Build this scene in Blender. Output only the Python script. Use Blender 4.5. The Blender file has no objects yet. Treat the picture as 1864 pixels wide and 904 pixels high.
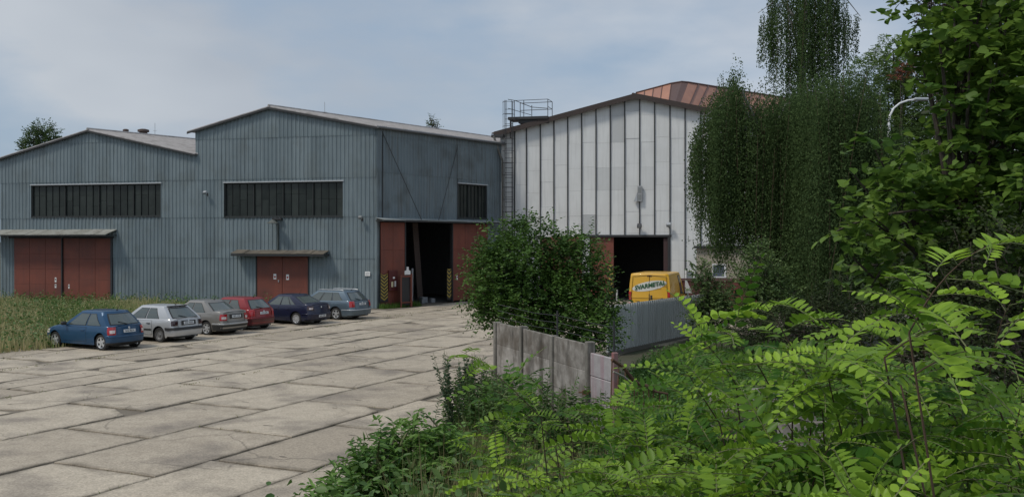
import bpy, math, random
import numpy as np
from mathutils import Vector, Matrix
R = math.radians
random.seed(7); rng = np.random.default_rng(7)
SC = bpy.context.scene
COL = SC.collection
# ------------------------------------------------------------ camera, sky, sun, exposure
FPX, W0, HOR, CAMZ = 1750.0, 1864.0, 436.0, 4.0
cd = bpy.data.cameras.new('camera'); cam = bpy.data.objects.new('camera', cd); COL.objects.link(cam)
cam.location = (0, 0, CAMZ); cam.rotation_euler = (R(90), 0, 0)
cd.sensor_width = 36; cd.lens = FPX / W0 * 36; cd.shift_y = -(452 - HOR) / W0
cd.clip_start = .05; cd.clip_end = 3000
SC.camera = cam
SUN_EL, SUN_AZ = 52, -70          # azimuth measured from +Y towards +X
wd = bpy.data.worlds.new('World'); SC.world = wd; wd.use_nodes = True
nt = wd.node_tree; N = nt.nodes; L = nt.links
bg = N['Background']
sky = N.new('ShaderNodeTexSky'); sky.sky_type = 'NISHITA'; sky.sun_disc = False
sky.sun_elevation = R(SUN_EL); sky.sun_rotation = R(SUN_AZ); sky.dust_density = 2.0
tc = N.new('ShaderNodeTexCoord')
mp = N.new('ShaderNodeMapping'); mp.inputs['Scale'].default_value = (1.0, 1.0, 2.6); mp.inputs['Location'].default_value = (.35, .2, .1)
n1 = N.new('ShaderNodeTexNoise'); n1.inputs['Scale'].default_value = 3.0; n1.inputs['Detail'].default_value = 7; n1.inputs['Roughness'].default_value = .5
cr = N.new('ShaderNodeValToRGB'); cr.color_ramp.elements[0].position = .42; cr.color_ramp.elements[1].position = .60
L.new(tc.outputs['Generated'], mp.inputs[0]); L.new(mp.outputs[0], n1.inputs[0]); L.new(n1.outputs['Fac'], cr.inputs[0])
n2 = N.new('ShaderNodeTexNoise'); n2.inputs['Scale'].default_value = 1.6; n2.inputs['Detail'].default_value = 4
L.new(mp.outputs[0], n2.inputs[0])
cc = N.new('ShaderNodeValToRGB'); e = cc.color_ramp.elements
e[0].position = .36; e[0].color = (.36, .41, .49, 1); e[1].position = .64; e[1].color = (.62, .66, .71, 1)
L.new(n2.outputs['Fac'], cc.inputs[0])
# the cloud layer is thinner and brighter towards the sun and behind the viewer
sx = N.new('ShaderNodeSeparateXYZ'); L.new(tc.outputs['Generated'], sx.inputs[0])
bh = N.new('ShaderNodeMapRange'); bh.inputs[1].default_value = .25; bh.inputs[2].default_value = -.9; bh.inputs[3].default_value = 9.6; bh.inputs[4].default_value = 15.0
L.new(sx.outputs['Y'], bh.inputs[0])
rt = N.new('ShaderNodeMapRange'); rt.inputs[1].default_value = -.1; rt.inputs[2].default_value = .45; rt.inputs[3].default_value = .93; rt.inputs[4].default_value = 1.25
L.new(sx.outputs['X'], rt.inputs[0])
mm = N.new('ShaderNodeMath'); mm.operation = 'MULTIPLY'; L.new(bh.outputs[0], mm.inputs[0]); L.new(rt.outputs[0], mm.inputs[1])
cs = N.new('ShaderNodeVectorMath'); cs.operation = 'SCALE'; L.new(cc.outputs[0], cs.inputs[0]); L.new(mm.outputs[0], cs.inputs[3])
sk2 = N.new('ShaderNodeVectorMath'); sk2.operation = 'SCALE'; L.new(sky.outputs[0], sk2.inputs[0]); sk2.inputs[3].default_value = .9
base = N.new('ShaderNodeMix'); base.data_type = 'RGBA'; base.inputs[0].default_value = .72
L.new(sk2.outputs[0], base.inputs[6]); base.inputs[7].default_value = (3.7, 4.75, 6.1, 1)
mx = N.new('ShaderNodeMix'); mx.data_type = 'RGBA'
mf = N.new('ShaderNodeMath'); mf.operation = 'MULTIPLY'; mf.inputs[1].default_value = .85; L.new(cr.outputs[0], mf.inputs[0])
L.new(mf.outputs[0], mx.inputs[0]); L.new(base.outputs[2], mx.inputs[6]); L.new(cs.outputs[0], mx.inputs[7])
L.new(mx.outputs[2], bg.inputs[0]); bg.inputs[1].default_value = .10
sd = bpy.data.lights.new('sun', 'SUN'); sd.energy = 2.0; sd.angle = R(10); sd.color = (1, .94, .84)
so = bpy.data.objects.new('sun', sd); COL.objects.link(so)
sv = Vector((math.sin(R(SUN_AZ)) * math.cos(R(SUN_EL)), math.cos(R(SUN_AZ)) * math.cos(R(SUN_EL)), math.sin(R(SUN_EL))))
sv = Vector((-.62, -.38, 1.0)).normalized()
sky.sun_elevation = math.asin(sv.z); sky.sun_rotation = math.atan2(sv.x, sv.y)
so.rotation_euler = sv.to_track_quat('Z', 'Y').to_euler(); so.location = (0, 0, 40)
SC.view_settings.view_transform = 'Standard'; SC.view_settings.look = 'None'
SC.view_settings.exposure = 0.0; SC.view_settings.gamma = 1
SC.cycles.max_bounces = 6; SC.cycles.transparent_max_bounces = 8

# ------------------------------------------------------------ helpers
def gp(px, py, z=0.0):
    D = FPX * (CAMZ - z) / (py - HOR); return Vector(((px - 932) / FPX * D, D, z))
def at(px, py, D):
    return Vector(((px - 932) / FPX * D, D, CAMZ - (py - HOR) * D / FPX))
XF = {}
class MB:
    def __init__(s): s.v = []; s.f = []; s.t = []; s.tone = .5
    def quad(s, a, b, c, d, tone=None):
        n = len(s.v); s.v += [tuple(a), tuple(b), tuple(c), tuple(d)]; s.f.append((n, n+1, n+2, n+3)); s.t.append(s.tone if tone is None else tone)
    def poly(s, pts, tone=None):
        n = len(s.v); s.v += [tuple(p) for p in pts]; s.f.append(tuple(range(n, n+len(pts)))); s.t.append(s.tone if tone is None else tone)
    def grid(s, rows, tone=None, close=False):
        n = len(s.v); m = len(rows[0])
        for r in rows: s.v += [tuple(p) for p in r]
        for i in range(len(rows)-1):
            for j in range(m-1 if not close else m):
                k = (j+1) % m
                s.f.append((n+i*m+j, n+i*m+k, n+(i+1)*m+k, n+(i+1)*m+j)); s.t.append(s.tone if tone is None else tone)
    def box(s, x0, x1, y0, y1, z0, z1, M=None, bev=0, tone=None):
        if bev > 0:
            b = bev; pts = []; fs = []
            # chamfered box: 24 vertices
            n = len(s.v); X = (x0, x1); Y = (y0, y1); Z = (z0, z1); idx = {}
            for i in (0, 1):
                for j in (0, 1):
                    for k in (0, 1):
                        sx_, sy_, sz_ = (1-2*i), (1-2*j), (1-2*k)
                        for ax in range(3):
                            p = [X[i]+sx_*b, Y[j]+sy_*b, Z[k]+sz_*b]
                            p[ax] = (X[i], Y[j], Z[k])[ax]
                            idx[(i, j, k, ax)] = n+len(pts); pts.append(Vector(p))
            g = lambda *a: idx[a]
            for i in (0, 1): fs.append([g(i,0,0,0), g(i,1,0,0), g(i,1,1,0), g(i,0,1,0)][::(1 if i else -1)])
            for j in (0, 1): fs.append([g(0,j,0,1), g(0,j,1,1), g(1,j,1,1), g(1,j,0,1)][::(1 if j else -1)])
            for k in (0, 1): fs.append([g(0,0,k,2), g(1,0,k,2), g(1,1,k,2), g(0,1,k,2)][::(1 if k else -1)])
            for i in (0, 1):
                for j in (0, 1): fs.append([g(i,j,0,0), g(i,j,1,0), g(i,j,1,1), g(i,j,0,1)])
                for k in (0, 1): fs.append([g(i,0,k,0), g(i,1,k,0), g(i,1,k,2), g(i,0,k,2)])
            for j in (0, 1):
                for k in (0, 1): fs.append([g(0,j,k,1), g(1,j,k,1), g(1,j,k,2), g(0,j,k,2)])
            for i in (0, 1):
                for j in (0, 1):
                    for k in (0, 1): fs.append([g(i,j,k,0), g(i,j,k,1), g(i,j,k,2)])
            if M is not None: pts = [M @ p for p in pts]
            s.v += [tuple(p) for p in pts]; s.f += [tuple(f) for f in fs]; s.t += [s.tone if tone is None else tone]*len(fs)
            return
        P = [Vector((x, y, z)) for z in (z0, z1) for y in (y0, y1) for x in (x0, x1)]
        if M is not None: P = [M @ p for p in P]
        n = len(s.v); s.v += [tuple(p) for p in P]
        s.f += [(n+a, n+b, n+c, n+d) for a, b, c, d in ((0,2,3,1),(4,5,7,6),(0,1,5,4),(1,3,7,5),(3,2,6,7),(2,0,4,6))]
        s.t += [s.tone if tone is None else tone]*6
    def tube(s, pts, rad, k=6, cap=True, tone=None):
        pts = [Vector(p) for p in pts]
        if not hasattr(rad, '__len__'): rad = [rad]*len(pts)
        rows = []; up = None
        for i, p in enumerate(pts):
            d = (pts[min(i+1, len(pts)-1)] - pts[max(i-1, 0)]).normalized()
            if up is None: up = Vector((0, 0, 1)) if abs(d.z) < .9 else Vector((1, 0, 0))
            a = d.cross(up).normalized(); b = a.cross(d).normalized(); up = b
            rows.append([p + (a*math.cos(2*math.pi*j/k) + b*math.sin(2*math.pi*j/k))*rad[i] for j in range(k)])
        s.grid(rows, tone, close=True)
        if cap: s.poly(rows[0], tone); s.poly(rows[-1][::-1], tone)
    def lathe(s, prof, axis, c, k=24, tone=None, M=None):
        # prof: list of (r, h) round axis 'y' or 'z' at c
        rows = []
        for r, h in prof:
            row = []
            for j in range(k):
                a = 2*math.pi*j/k
                p = Vector((r*math.cos(a), h, r*math.sin(a))) if axis == 'y' else Vector((r*math.cos(a), r*math.sin(a), h))
                p += Vector(c); row.append(M @ p if M is not None else p)
            rows.append(row)
        s.grid(rows, tone, close=True)
    def build(s, name, mat, parent=None, smooth=False, loc=None, angle=40):
        me = bpy.data.meshes.new(name)
        v = np.array(s.v, dtype=float).reshape(-1, 3)
        o = bpy.data.objects.new(name, me)
        if parent is not None and parent.name in XF and loc is None:
            Mi = np.array(XF[parent.name].inverted()); v = v @ Mi[:3, :3].T + Mi[:3, 3]; XF[o.name] = XF[parent.name]
        elif parent is None:
            if loc is None:
                mn = v.min(0); mxx = v.max(0); loc = ((mn[0]+mxx[0])/2, (mn[1]+mxx[1])/2, mn[2])
            v = v - np.array(loc); o.location = loc; XF[o.name] = Matrix.Translation(loc)
        me.from_pydata(v.tolist(), [], s.f); me.update()
        at_ = me.attributes.new('tone', 'FLOAT', 'FACE'); at_.data.foreach_set('value', np.array(s.t, dtype=np.float32))
        if mat: me.materials.append(mat)
        if smooth:
            me.polygons.foreach_set('use_smooth', [True]*len(me.polygons)); me.set_sharp_from_angle(angle=R(angle))
        o.parent = parent; COL.objects.link(o)
        return o
def tag(o, label=None, cat=None, group=None, kind=None):
    if label: o['label'] = label
    if cat: o['category'] = cat
    if group: o['group'] = group
    if kind: o['kind'] = kind
    return o
def thing(name, label, cat, loc, rz=0, group=None):
    o = bpy.data.objects.new(name, None); COL.objects.link(o); o.empty_display_size = .3
    o.location = loc; o.rotation_euler = (0, 0, rz)
    XF[o.name] = Matrix.Translation(Vector(loc)) @ Matrix.Rotation(rz, 4, 'Z')
    return tag(o, label, cat, group)
def local(name, mb, mat, parent, smooth=False, angle=40):
    """child whose vertices are already in the parent's space"""
    me = bpy.data.meshes.new(name); me.from_pydata([tuple(p) for p in mb.v], [], mb.f); me.update()
    a = me.attributes.new('tone', 'FLOAT', 'FACE'); a.data.foreach_set('value', np.array(mb.t, dtype=np.float32))
    me.materials.append(mat)
    if smooth:
        me.polygons.foreach_set('use_smooth', [True]*len(me.polygons)); me.set_sharp_from_angle(angle=R(angle))
    o = bpy.data.objects.new(name, me); o.parent = parent; COL.objects.link(o); return o
def text_mesh(name, body, size, mat, parent, M, shear=0, space=1.0, bold=0.0, local_space=True):
    cu = bpy.data.curves.new(name, 'FONT'); cu.body = body; cu.size = size; cu.extrude = .002; cu.align_x = 'CENTER'; cu.align_y = 'CENTER'
    cu.shear = shear; cu.space_character = space; cu.offset = bold; cu.resolution_u = 3
    t = bpy.data.objects.new('tmp', cu); COL.objects.link(t)
    dg = bpy.context.evaluated_depsgraph_get(); dg.update()
    me = bpy.data.meshes.new_from_object(t.evaluated_get(dg)); me.name = name
    bpy.data.objects.remove(t); bpy.data.curves.remove(cu)
    if not local_space: M = XF[parent.name].inverted() @ M
    me.transform(M); me.materials.clear(); me.materials.append(mat)
    o = bpy.data.objects.new(name, me); o.parent = parent; COL.objects.link(o); return o

class Frame:
    """vertical plane on the ground: s runs along it, y goes inwards, z up"""
    def __init__(s, P, ang):
        s.P = Vector((P[0], P[1], 0)); s.a = ang; s.d = Vector((math.cos(ang), math.sin(ang), 0)); s.n = Vector((-s.d.y, s.d.x, 0))
        s.M = Matrix.Translation(s.P) @ Matrix.Rotation(ang, 4, 'Z')
    def s_(s, px):
        k = (px - 932) / FPX; return (k*s.P.y - s.P.x) / (s.d.x - k*s.d.y)
    def sz(s, px, py):
        q = s.s_(px); Y = s.P.y + q*s.d.y; return q, CAMZ - (py - HOR)*Y/FPX
    def pt(s, q, y, z): return s.M @ Vector((q, y, z))

# ------------------------------------------------------------ materials
def mat(name, c1, c2=None, rough=.7, metal=0.0, nscale=3.0, namt=.5, tone=0.0, streak=None, streak_amt=0.0, streak_st=(3.0, 3.0, .18), dirt=None, dirt_amt=0.0,
        dscale=.7, bump=0.0, bscale=30.0, trans=0.0, coat=0.0, spec=None, stretch=(1, 1, 1), emit=None):
    m = bpy.data.materials.new(name); m.use_nodes = True; t = m.node_tree; n = t.nodes; l = t.links
    b = n['Principled BSDF']; b.inputs['Roughness'].default_value = rough; b.inputs['Metallic'].default_value = metal
    if spec is not None: b.inputs['Specular IOR Level'].default_value = spec
    b.inputs['Coat Weight'].default_value = coat; b.inputs['Coat Roughness'].default_value = .06
    c2 = c2 or tuple(x*.75 for x in c1)
    tcn = n.new('ShaderNodeTexCoord')
    mpn = n.new('ShaderNodeMapping'); mpn.inputs['Scale'].default_value = stretch; l.new(tcn.outputs['Object'], mpn.inputs[0])
    no = n.new('ShaderNodeTexNoise'); no.inputs['Scale'].default_value = nscale; no.inputs['Detail'].default_value = 6; no.inputs['Roughness'].default_value = .6
    l.new(mpn.outputs[0], no.inputs[0])
    mr = n.new('ShaderNodeMapRange'); mr.inputs[1].default_value = .3; mr.inputs[2].default_value = .7; mr.inputs[3].default_value = 0; mr.inputs[4].default_value = namt
    l.new(no.outputs['Fac'], mr.inputs[0]); fac = mr.outputs[0]
    if tone:
        a = n.new('ShaderNodeAttribute'); a.attribute_name = 'tone'
        ma = n.new('ShaderNodeMath'); ma.operation = 'MULTIPLY_ADD'; ma.use_clamp = True
        l.new(a.outputs['Fac'], ma.inputs[0]); ma.inputs[1].default_value = tone; l.new(fac, ma.inputs[2]); fac = ma.outputs[0]
    mix = n.new('ShaderNodeMix'); mix.data_type = 'RGBA'; l.new(fac, mix.inputs[0]); mix.inputs[6].default_value = (*c1, 1); mix.inputs[7].default_value = (*c2, 1)
    out = mix.outputs[2]
    def layer(out, col, amt, scale, st, lo=.5, hi=.7):
        mp2 = n.new('ShaderNodeMapping'); mp2.inputs['Scale'].default_value = st; l.new(tcn.outputs['Object'], mp2.inputs[0])
        q = n.new('ShaderNodeTexNoise'); q.inputs['Scale'].default_value = scale; q.inputs['Detail'].default_value = 5; l.new(mp2.outputs[0], q.inputs[0])
        r = n.new('ShaderNodeMapRange'); r.inputs[1].default_value = lo; r.inputs[2].default_value = hi; r.inputs[3].default_value = 0; r.inputs[4].default_value = amt
        l.new(q.outputs['Fac'], r.inputs[0]); x = n.new('ShaderNodeMix'); x.data_type = 'RGBA'; l.new(r.outputs[0], x.inputs[0])
        l.new(out, x.inputs[6]); x.inputs[7].default_value = (*col, 1); return x.outputs[2]
    if streak: out = layer(out, streak, streak_amt, 2.2, streak_st)
    if dirt: out = layer(out, dirt, dirt_amt, dscale, (1, 1, 1))
    l.new(out, b.inputs['Base Color'])
    if bump:
        q = n.new('ShaderNodeTexNoise'); q.inputs['Scale'].default_value = bscale; q.inputs['Detail'].default_value = 4; l.new(tcn.outputs['Object'], q.inputs[0])
        bm = n.new('ShaderNodeBump'); bm.inputs['Strength'].default_value = bump; bm.inputs['Distance'].default_value = .02
        l.new(q.outputs['Fac'], bm.inputs['Height']); l.new(bm.outputs[0], b.inputs['Normal'])
    if trans:
        tr = n.new('ShaderNodeBsdfTranslucent'); l.new(out, tr.inputs[0])
        ms = n.new('ShaderNodeMixShader'); ms.inputs[0].default_value = trans
        l.new(b.outputs[0], ms.inputs[1]); l.new(tr.outputs[0], ms.inputs[2]); l.new(ms.outputs[0], n['Material Output'].inputs[0])
    return m
steel = mat('blue_grey_sheet_steel', (.134, .172, .190), (.190, .234, .252), rough=.55, nscale=1.2, namt=.35, tone=.7, streak=(.07, .085, .09), streak_amt=.32, dirt=(.10, .11, .10), dirt_amt=.35, spec=.35)
steel_side = mat('blue_grey_sheet_steel_stained', (.122, .156, .175), (.168, .208, .226), rough=.55, nscale=1.2, namt=.35, tone=.7, streak=(.09, .075, .055), streak_amt=.4, dirt=(.06, .065, .06), dirt_amt=.5, spec=.35)
red = mat('oxide_red_paint', (.205, .056, .034), (.145, .042, .028), rough=.6, nscale=1.0, namt=.8, tone=.3, dirt=(.06, .03, .028), dirt_amt=.4, streak=(.09, .035, .03), streak_amt=.4)
dark_metal = mat('dark_painted_metal', (.022, .024, .027), (.04, .036, .034), rough=.6)
dark_in = mat('dark_interior', (.13, .135, .135), (.07, .07, .07), rough=.9)
pale_trim = mat('pale_metal_trim', (.42, .44, .46), (.30, .31, .32), rough=.5, nscale=4)
roof_mat = mat('fibre_cement_roof', (.36, .345, .34), (.22, .205, .20), rough=.9, nscale=5, namt=.8, dirt=(.13, .12, .11), dirt_amt=.6, dscale=1.8)
canopy_mat = mat('weathered_canopy_sheet', (.34, .34, .31), (.20, .20, .17), rough=.85, nscale=6, namt=.7, tone=.5, dirt=(.08, .07, .05), dirt_amt=.5, dscale=1.5)
canopy_brown = mat('mossy_canopy_sheet', (.10, .085, .065), (.16, .14, .11), rough=.9, nscale=4, namt=.9, dirt=(.03, .028, .025), dirt_amt=.7, dscale=2)
glass = mat('old_dark_window_glass', (.012, .016, .014), (.034, .042, .037), rough=.14, tone=.6, nscale=1.5, spec=.25)
frame_m = mat('grey_window_frame', (.024, .028, .028), (.016, .018, .018), rough=.7)
white_panel = mat('white_wall_panel', (.66, .67, .665), (.40, .415, .42), rough=.6, nscale=1.0, namt=.18, tone=.8, streak=(.46, .47, .46), streak_amt=.4, dirt=(.50, .50, .48), dirt_amt=.3, dscale=.5)
rustroof = mat('copper_brown_roof_sheet', (.42, .20, .125), (.30, .145, .10), rough=.6, nscale=.8, namt=.8, tone=.6)
rustroof_dark = mat('roof_shade_and_seam_brown', (.10, .055, .045), (.07, .04, .035), rough=.6)  # darker copy of the roof sheet: shade of the corner facet, plus seams and trim
concrete = mat('weathered_wall_concrete', (.42, .395, .365), (.17, .155, .135), rough=.95, nscale=4, namt=.8, tone=.7, streak=(.045, .038, .03), streak_amt=.95, streak_st=(1.3, 1.3, .45), dirt=(.08, .062, .045), dirt_amt=.9, dscale=1.6, bump=.5, bscale=14)
conc_pink = mat('painted_wall_concrete', (.40, .375, .38), (.27, .25, .25), rough=.85, nscale=5, namt=.8, streak=(.30, .13, .17), streak_amt=.75, dirt=(.33, .30, .32), dirt_amt=.4, bump=.3)
paper = mat('white_paper', (.75, .75, .74), (.65, .65, .64), rough=.7)
yellow = mat('warning_yellow', (.36, .27, .05), (.24, .18, .04), rough=.6, nscale=10)
blackp = mat('warning_black', (.02, .02, .02), rough=.6)
ink = mat('dark_print', (.03, .035, .03), rough=.6); green_ink = mat('green_print', (.02, .10, .035), rough=.4)
rust = mat('rusty_iron', (.16, .085, .045), (.09, .05, .03), rough=.9, nscale=12, namt=1)
beige = mat('beige_render', (.36, .32, .25), (.28, .25, .20), rough=.9, nscale=3, dirt=(.2, .18, .15), dirt_amt=.4)
galv = mat('galvanised_steel', (.42, .44, .46), (.32, .34, .35), rough=.45, metal=.3)
fence_m = mat('grey_green_fence_sheet', (.52, .54, .53), (.42, .44, .43), rough=.5, tone=.6, nscale=1, streak=(.12, .13, .12), streak_amt=.4)
bark = mat('bark', (.075, .06, .045), (.04, .033, .026), rough=.95, nscale=20, namt=1, stretch=(1, 1, .3))
bark_birch = mat('birch_bark', (.45, .44, .42), (.06, .055, .05), rough=.9, nscale=9, namt=1.2, stretch=(.4, .4, 2))
green_stem = mat('green_stem', (.10, .13, .045), (.14, .10, .05), rough=.7, nscale=8)
brown_stem = mat('brown_twig', (.09, .055, .035), (.05, .032, .022), rough=.8, nscale=8)
def leafm(name, c1, c2, trans=.35, rough=.5, namt=.35, spec=.4):
    return mat(name, c1, c2, rough=rough, nscale=1.1, namt=namt, tone=.8, trans=trans, spec=spec)
lf_bush = leafm('hornbeam_leaves', (.024, .062, .013), (.105, .195, .038), trans=.28, spec=.25)
lf_birch = leafm('birch_leaves', (.030, .056, .021), (.095, .15, .05), trans=.38, rough=.7, spec=.12)
lf_far = leafm('distant_leaves', (.045, .085, .022), (.085, .14, .04), rough=.6)
lf_willow = leafm('willow_leaves', (.07, .125, .03), (.14, .22, .055), rough=.6)
lf_linden = leafm('linden_leaves', (.045, .11, .02), (.19, .30, .05), trans=.45, rough=.5, spec=.28)
lf_dark = leafm('dark_shrub_leaves', (.018, .032, .010), (.045, .062, .02), trans=.22, spec=.2)
lf_plum = leafm('purple_leaves', (.035, .022, .022), (.06, .04, .03))
lf_redl = leafm('red_leaves', (.20, .05, .03), (.28, .08, .04))
lf_rob = leafm('locust_leaves', (.036, .115, .014), (.31, .48, .048), trans=.40, rough=.42, namt=.25, spec=.25)
lf_elder = leafm('elder_leaves', (.05, .13, .022), (.17, .30, .06), trans=.33, spec=.4)
lf_weed = leafm('weed_leaves', (.055, .125, .03), (.13, .21, .055), trans=.3)
grass_m = mat('mixed_tall_grass', (.10, .20, .035), (.56, .47, .27), rough=.8, nscale=.22, namt=.35, tone=.75, trans=.3, spec=.1)
grass_g = mat('green_grass', (.055, .115, .022), (.12, .20, .045), rough=.8, nscale=.5, namt=.5, tone=.6, trans=.3, spec=.1)
dry_m = mat('dry_grass', (.30, .24, .13), (.13, .17, .06), rough=.85, nscale=1.5, namt=.5, tone=.6, trans=.2, spec=.1)
soil = mat('dark_soil', (.075, .065, .045), (.045, .05, .025), rough=.95, nscale=1.5, namt=1, dirt=(.045, .075, .02), dirt_amt=.8, dscale=.5, bump=.6, bscale=12)
gravel = mat('gravel_and_dirt', (.21, .18, .14), (.12, .10, .078), rough=.95, nscale=2.5, namt=1.0, dirt=(.075, .065, .048), dirt_amt=.75, dscale=.8, bump=.8, bscale=60)

def slab_material():
    m = mat('old_concrete_slab', (.53, .46, .36), (.36, .305, .235), rough=.85, nscale=2.2, namt=.6, tone=.65, dirt=(.20, .17, .14), dirt_amt=.85, dscale=.6, bump=.5, bscale=40)
    t = m.node_tree; n = t.nodes; l = t.links; b = n['Principled BSDF']; src = b.inputs['Base Color'].links[0].from_socket
    tcn = n.new('ShaderNodeTexCoord')
    wn = n.new('ShaderNodeTexNoise'); wn.inputs['Scale'].default_value = 1.2; wn.inputs['Detail'].default_value = 4; l.new(tcn.outputs['Object'], wn.inputs[0])
    ad = n.new('ShaderNodeMix'); ad.data_type = 'RGBA'; ad.blend_type = 'ADD'; ad.inputs[0].default_value = .7; l.new(tcn.outputs['Object'], ad.inputs[6]); l.new(wn.outputs['Color'], ad.inputs[7])
    v = n.new('ShaderNodeTexVoronoi'); v.feature = 'DISTANCE_TO_EDGE'; v.inputs['Scale'].default_value = .34; l.new(ad.outputs[2], v.inputs[0])
    r = n.new('ShaderNodeMapRange'); r.inputs[1].default_value = .002; r.inputs[2].default_value = .012; r.inputs[3].default_value = .85; r.inputs[4].default_value = 0; l.new(v.outputs['Distance'], r.inputs[0])
    w2 = n.new('ShaderNodeTexNoise'); w2.inputs['Scale'].default_value = .3; l.new(tcn.outputs['Object'], w2.inputs[0])
    r2 = n.new('ShaderNodeMapRange'); r2.inputs[1].default_value = .46; r2.inputs[2].default_value = .56; l.new(w2.outputs['Fac'], r2.inputs[0])
    mu = n.new('ShaderNodeMath'); mu.operation = 'MULTIPLY'; l.new(r.outputs[0], mu.inputs[0]); l.new(r2.outputs[0], mu.inputs[1])
    mu2 = n.new('ShaderNodeMath'); mu2.operation = 'MULTIPLY'; mu2.inputs[1].default_value = .6; l.new(mu.outputs[0], mu2.inputs[0]); x = n.new('ShaderNodeMix'); x.data_type = 'RGBA'; l.new(mu2.outputs[0], x.inputs[0]); l.new(src, x.inputs[6]); x.inputs[7].default_value = (.10, .085, .065, 1)
    # small scattered stains and chips
    w3 = n.new('ShaderNodeTexNoise'); w3.inputs['Scale'].default_value = 5.5; w3.inputs['Detail'].default_value = 8; w3.inputs['Roughness'].default_value = .7; l.new(tcn.outputs['Object'], w3.inputs[0])
    r3 = n.new('ShaderNodeMapRange'); r3.inputs[1].default_value = .58; r3.inputs[2].default_value = .70; r3.inputs[4].default_value = .55; l.new(w3.outputs['Fac'], r3.inputs[0])
    x2 = n.new('ShaderNodeMix'); x2.data_type = 'RGBA'; l.new(r3.outputs[0], x2.inputs[0]); l.new(x.outputs[2], x2.inputs[6]); x2.inputs[7].default_value = (.20, .17, .135, 1)
    ae = n.new('ShaderNodeAttribute'); ae.attribute_name = 'edge'
    w4 = n.new('ShaderNodeTexNoise'); w4.inputs['Scale'].default_value = 1.8; w4.inputs['Detail'].default_value = 6; l.new(tcn.outputs['Object'], w4.inputs[0])
    r4 = n.new('ShaderNodeMapRange'); r4.inputs[1].default_value = .38; r4.inputs[2].default_value = .62; r4.inputs[3].default_value = .1; r4.inputs[4].default_value = .85; l.new(w4.outputs['Fac'], r4.inputs[0])
    m4 = n.new('ShaderNodeMath'); m4.operation = 'MULTIPLY'; l.new(ae.outputs['Fac'], m4.inputs[0]); l.new(r4.outputs[0], m4.inputs[1])
    x4 = n.new('ShaderNodeMix'); x4.data_type = 'RGBA'; l.new(m4.outputs[0], x4.inputs[0]); l.new(x2.outputs[2], x4.inputs[6]); x4.inputs[7].default_value = (.16, .135, .10, 1)
    # fine grit
    w5 = n.new('ShaderNodeTexNoise'); w5.inputs['Scale'].default_value = 28; w5.inputs['Detail'].default_value = 3; l.new(tcn.outputs['Object'], w5.inputs[0])
    r5 = n.new('ShaderNodeMapRange'); r5.inputs[1].default_value = .3; r5.inputs[2].default_value = .7; r5.inputs[3].default_value = .72; r5.inputs[4].default_value = 1.18; l.new(w5.outputs['Fac'], r5.inputs[0])
    s5 = n.new('ShaderNodeVectorMath'); s5.operation = 'SCALE'; l.new(x4.outputs[2], s5.inputs[0]); l.new(r5.outputs[0], s5.inputs[3])
    l.new(s5.outputs[0], b.inputs['Base Color']); return m
slab_m = slab_material()

# ------------------------------------------------------------ ground, yard
def ground_z(x, y):
    """terrain: level yard, an embankment rising towards the viewer"""
    t = min(1, max(0, (13.5 - y) / 11.0)); h = 2.35*t*t*(3-2*t)
    k = min(1, max(0, (x + 6) / 5.0)); k = k*k*(3-2*k)
    return h*(.55 + .45*k)
mb = MB(); n0 = 60
xs = np.concatenate([np.linspace(-900, -60, 6), np.linspace(-50, 40, 61), np.linspace(50, 900, 6)])
ys = np.concatenate([np.linspace(-60, -4, 5), np.linspace(-3, 30, 45), np.linspace(33, 90, 16), [150, 400, 1500]])
mb.grid([[(x, y, ground_z(x, y) - .03 + (.05*math.sin(x*1.3+y)*math.sin(y*.9) if y < 12 else 0)) for x in xs] for y in ys])
ground = tag(mb.build('ground', soil, smooth=True, loc=(0, 0, 0)), kind='structure')
# yard frame: u (towards far right) and v
UA = R(25.5); U = Vector((math.sin(UA), math.cos(UA), 0)); V = Vector((math.cos(UA), -math.sin(UA), 0))
def uv(u, v, z=0): return U*u + V*v + Vector((0, 0, z))
mb = MB(); mb.poly([(-60, 14, -.015), (-3.0, 14, -.015), (-1.0, 19, -.015), (-.3, 23.5, -.015), (4, 34, -.015), (8, 40.3, -.015), (22, 44, -.015), (22, 76, -.015), (-60, 76, -.015)])
tag(mb.build('gravel_base', gravel, loc=(-10, 40, 0)), kind='structure')
F12 = Frame((-7.9, 56), math.atan2(-.252, 1))
E_ANG = R(36.3); Ed = Vector((math.sin(E_ANG), math.cos(E_ANG), 0))
FS = Frame((-7.9, 56), math.pi/2 - E_ANG)         # side wall of the tall hall
Cc = FS.pt(12.0, 0, 0)
F3 = Frame((Cc.x, Cc.y), F12.a)
def inside_bank(p):
    u, v = p.dot(U), p.dot(V)
    s = (p - F12.P).dot(F12.d); y = (p - F12.P).dot(F12.n)
    if y > -.3 and s < .3: return None
    return v < -30.5 + .35*math.sin(u*.8) and u < 44
def on_yard(p):
    x, y = p.x, p.y
    if y < 13: return False
    if y < 23.5: return x < np.interp(y, [13, 15.2, 17.5, 19, 23.5], [-4.1, -3.1, -2.0, -1.35, -.7])
    if y < 42: return x < np.interp(y, [23.5, 34, 40.3, 42], [-.6, 3.4, 7.2, 9])
    return x < 12
def wonky(poly, j):
    out = []
    for i in range(len(poly)):
        a = poly[i]; b = poly[(i+1) % len(poly)]; n = max(1, int((b-a).length/.45))
        for k in range(n): out.append(a.lerp(b, k/n) + (Vector((random.uniform(-j, j), random.uniform(-j, j), 0)) if k else Vector((random.uniform(-j, j)*2, random.uniform(-j, j)*2, 0))))
    return out
mb = MB(); slots = MB(); joints = []; edge = []
v = -31.6; row = 0
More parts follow.
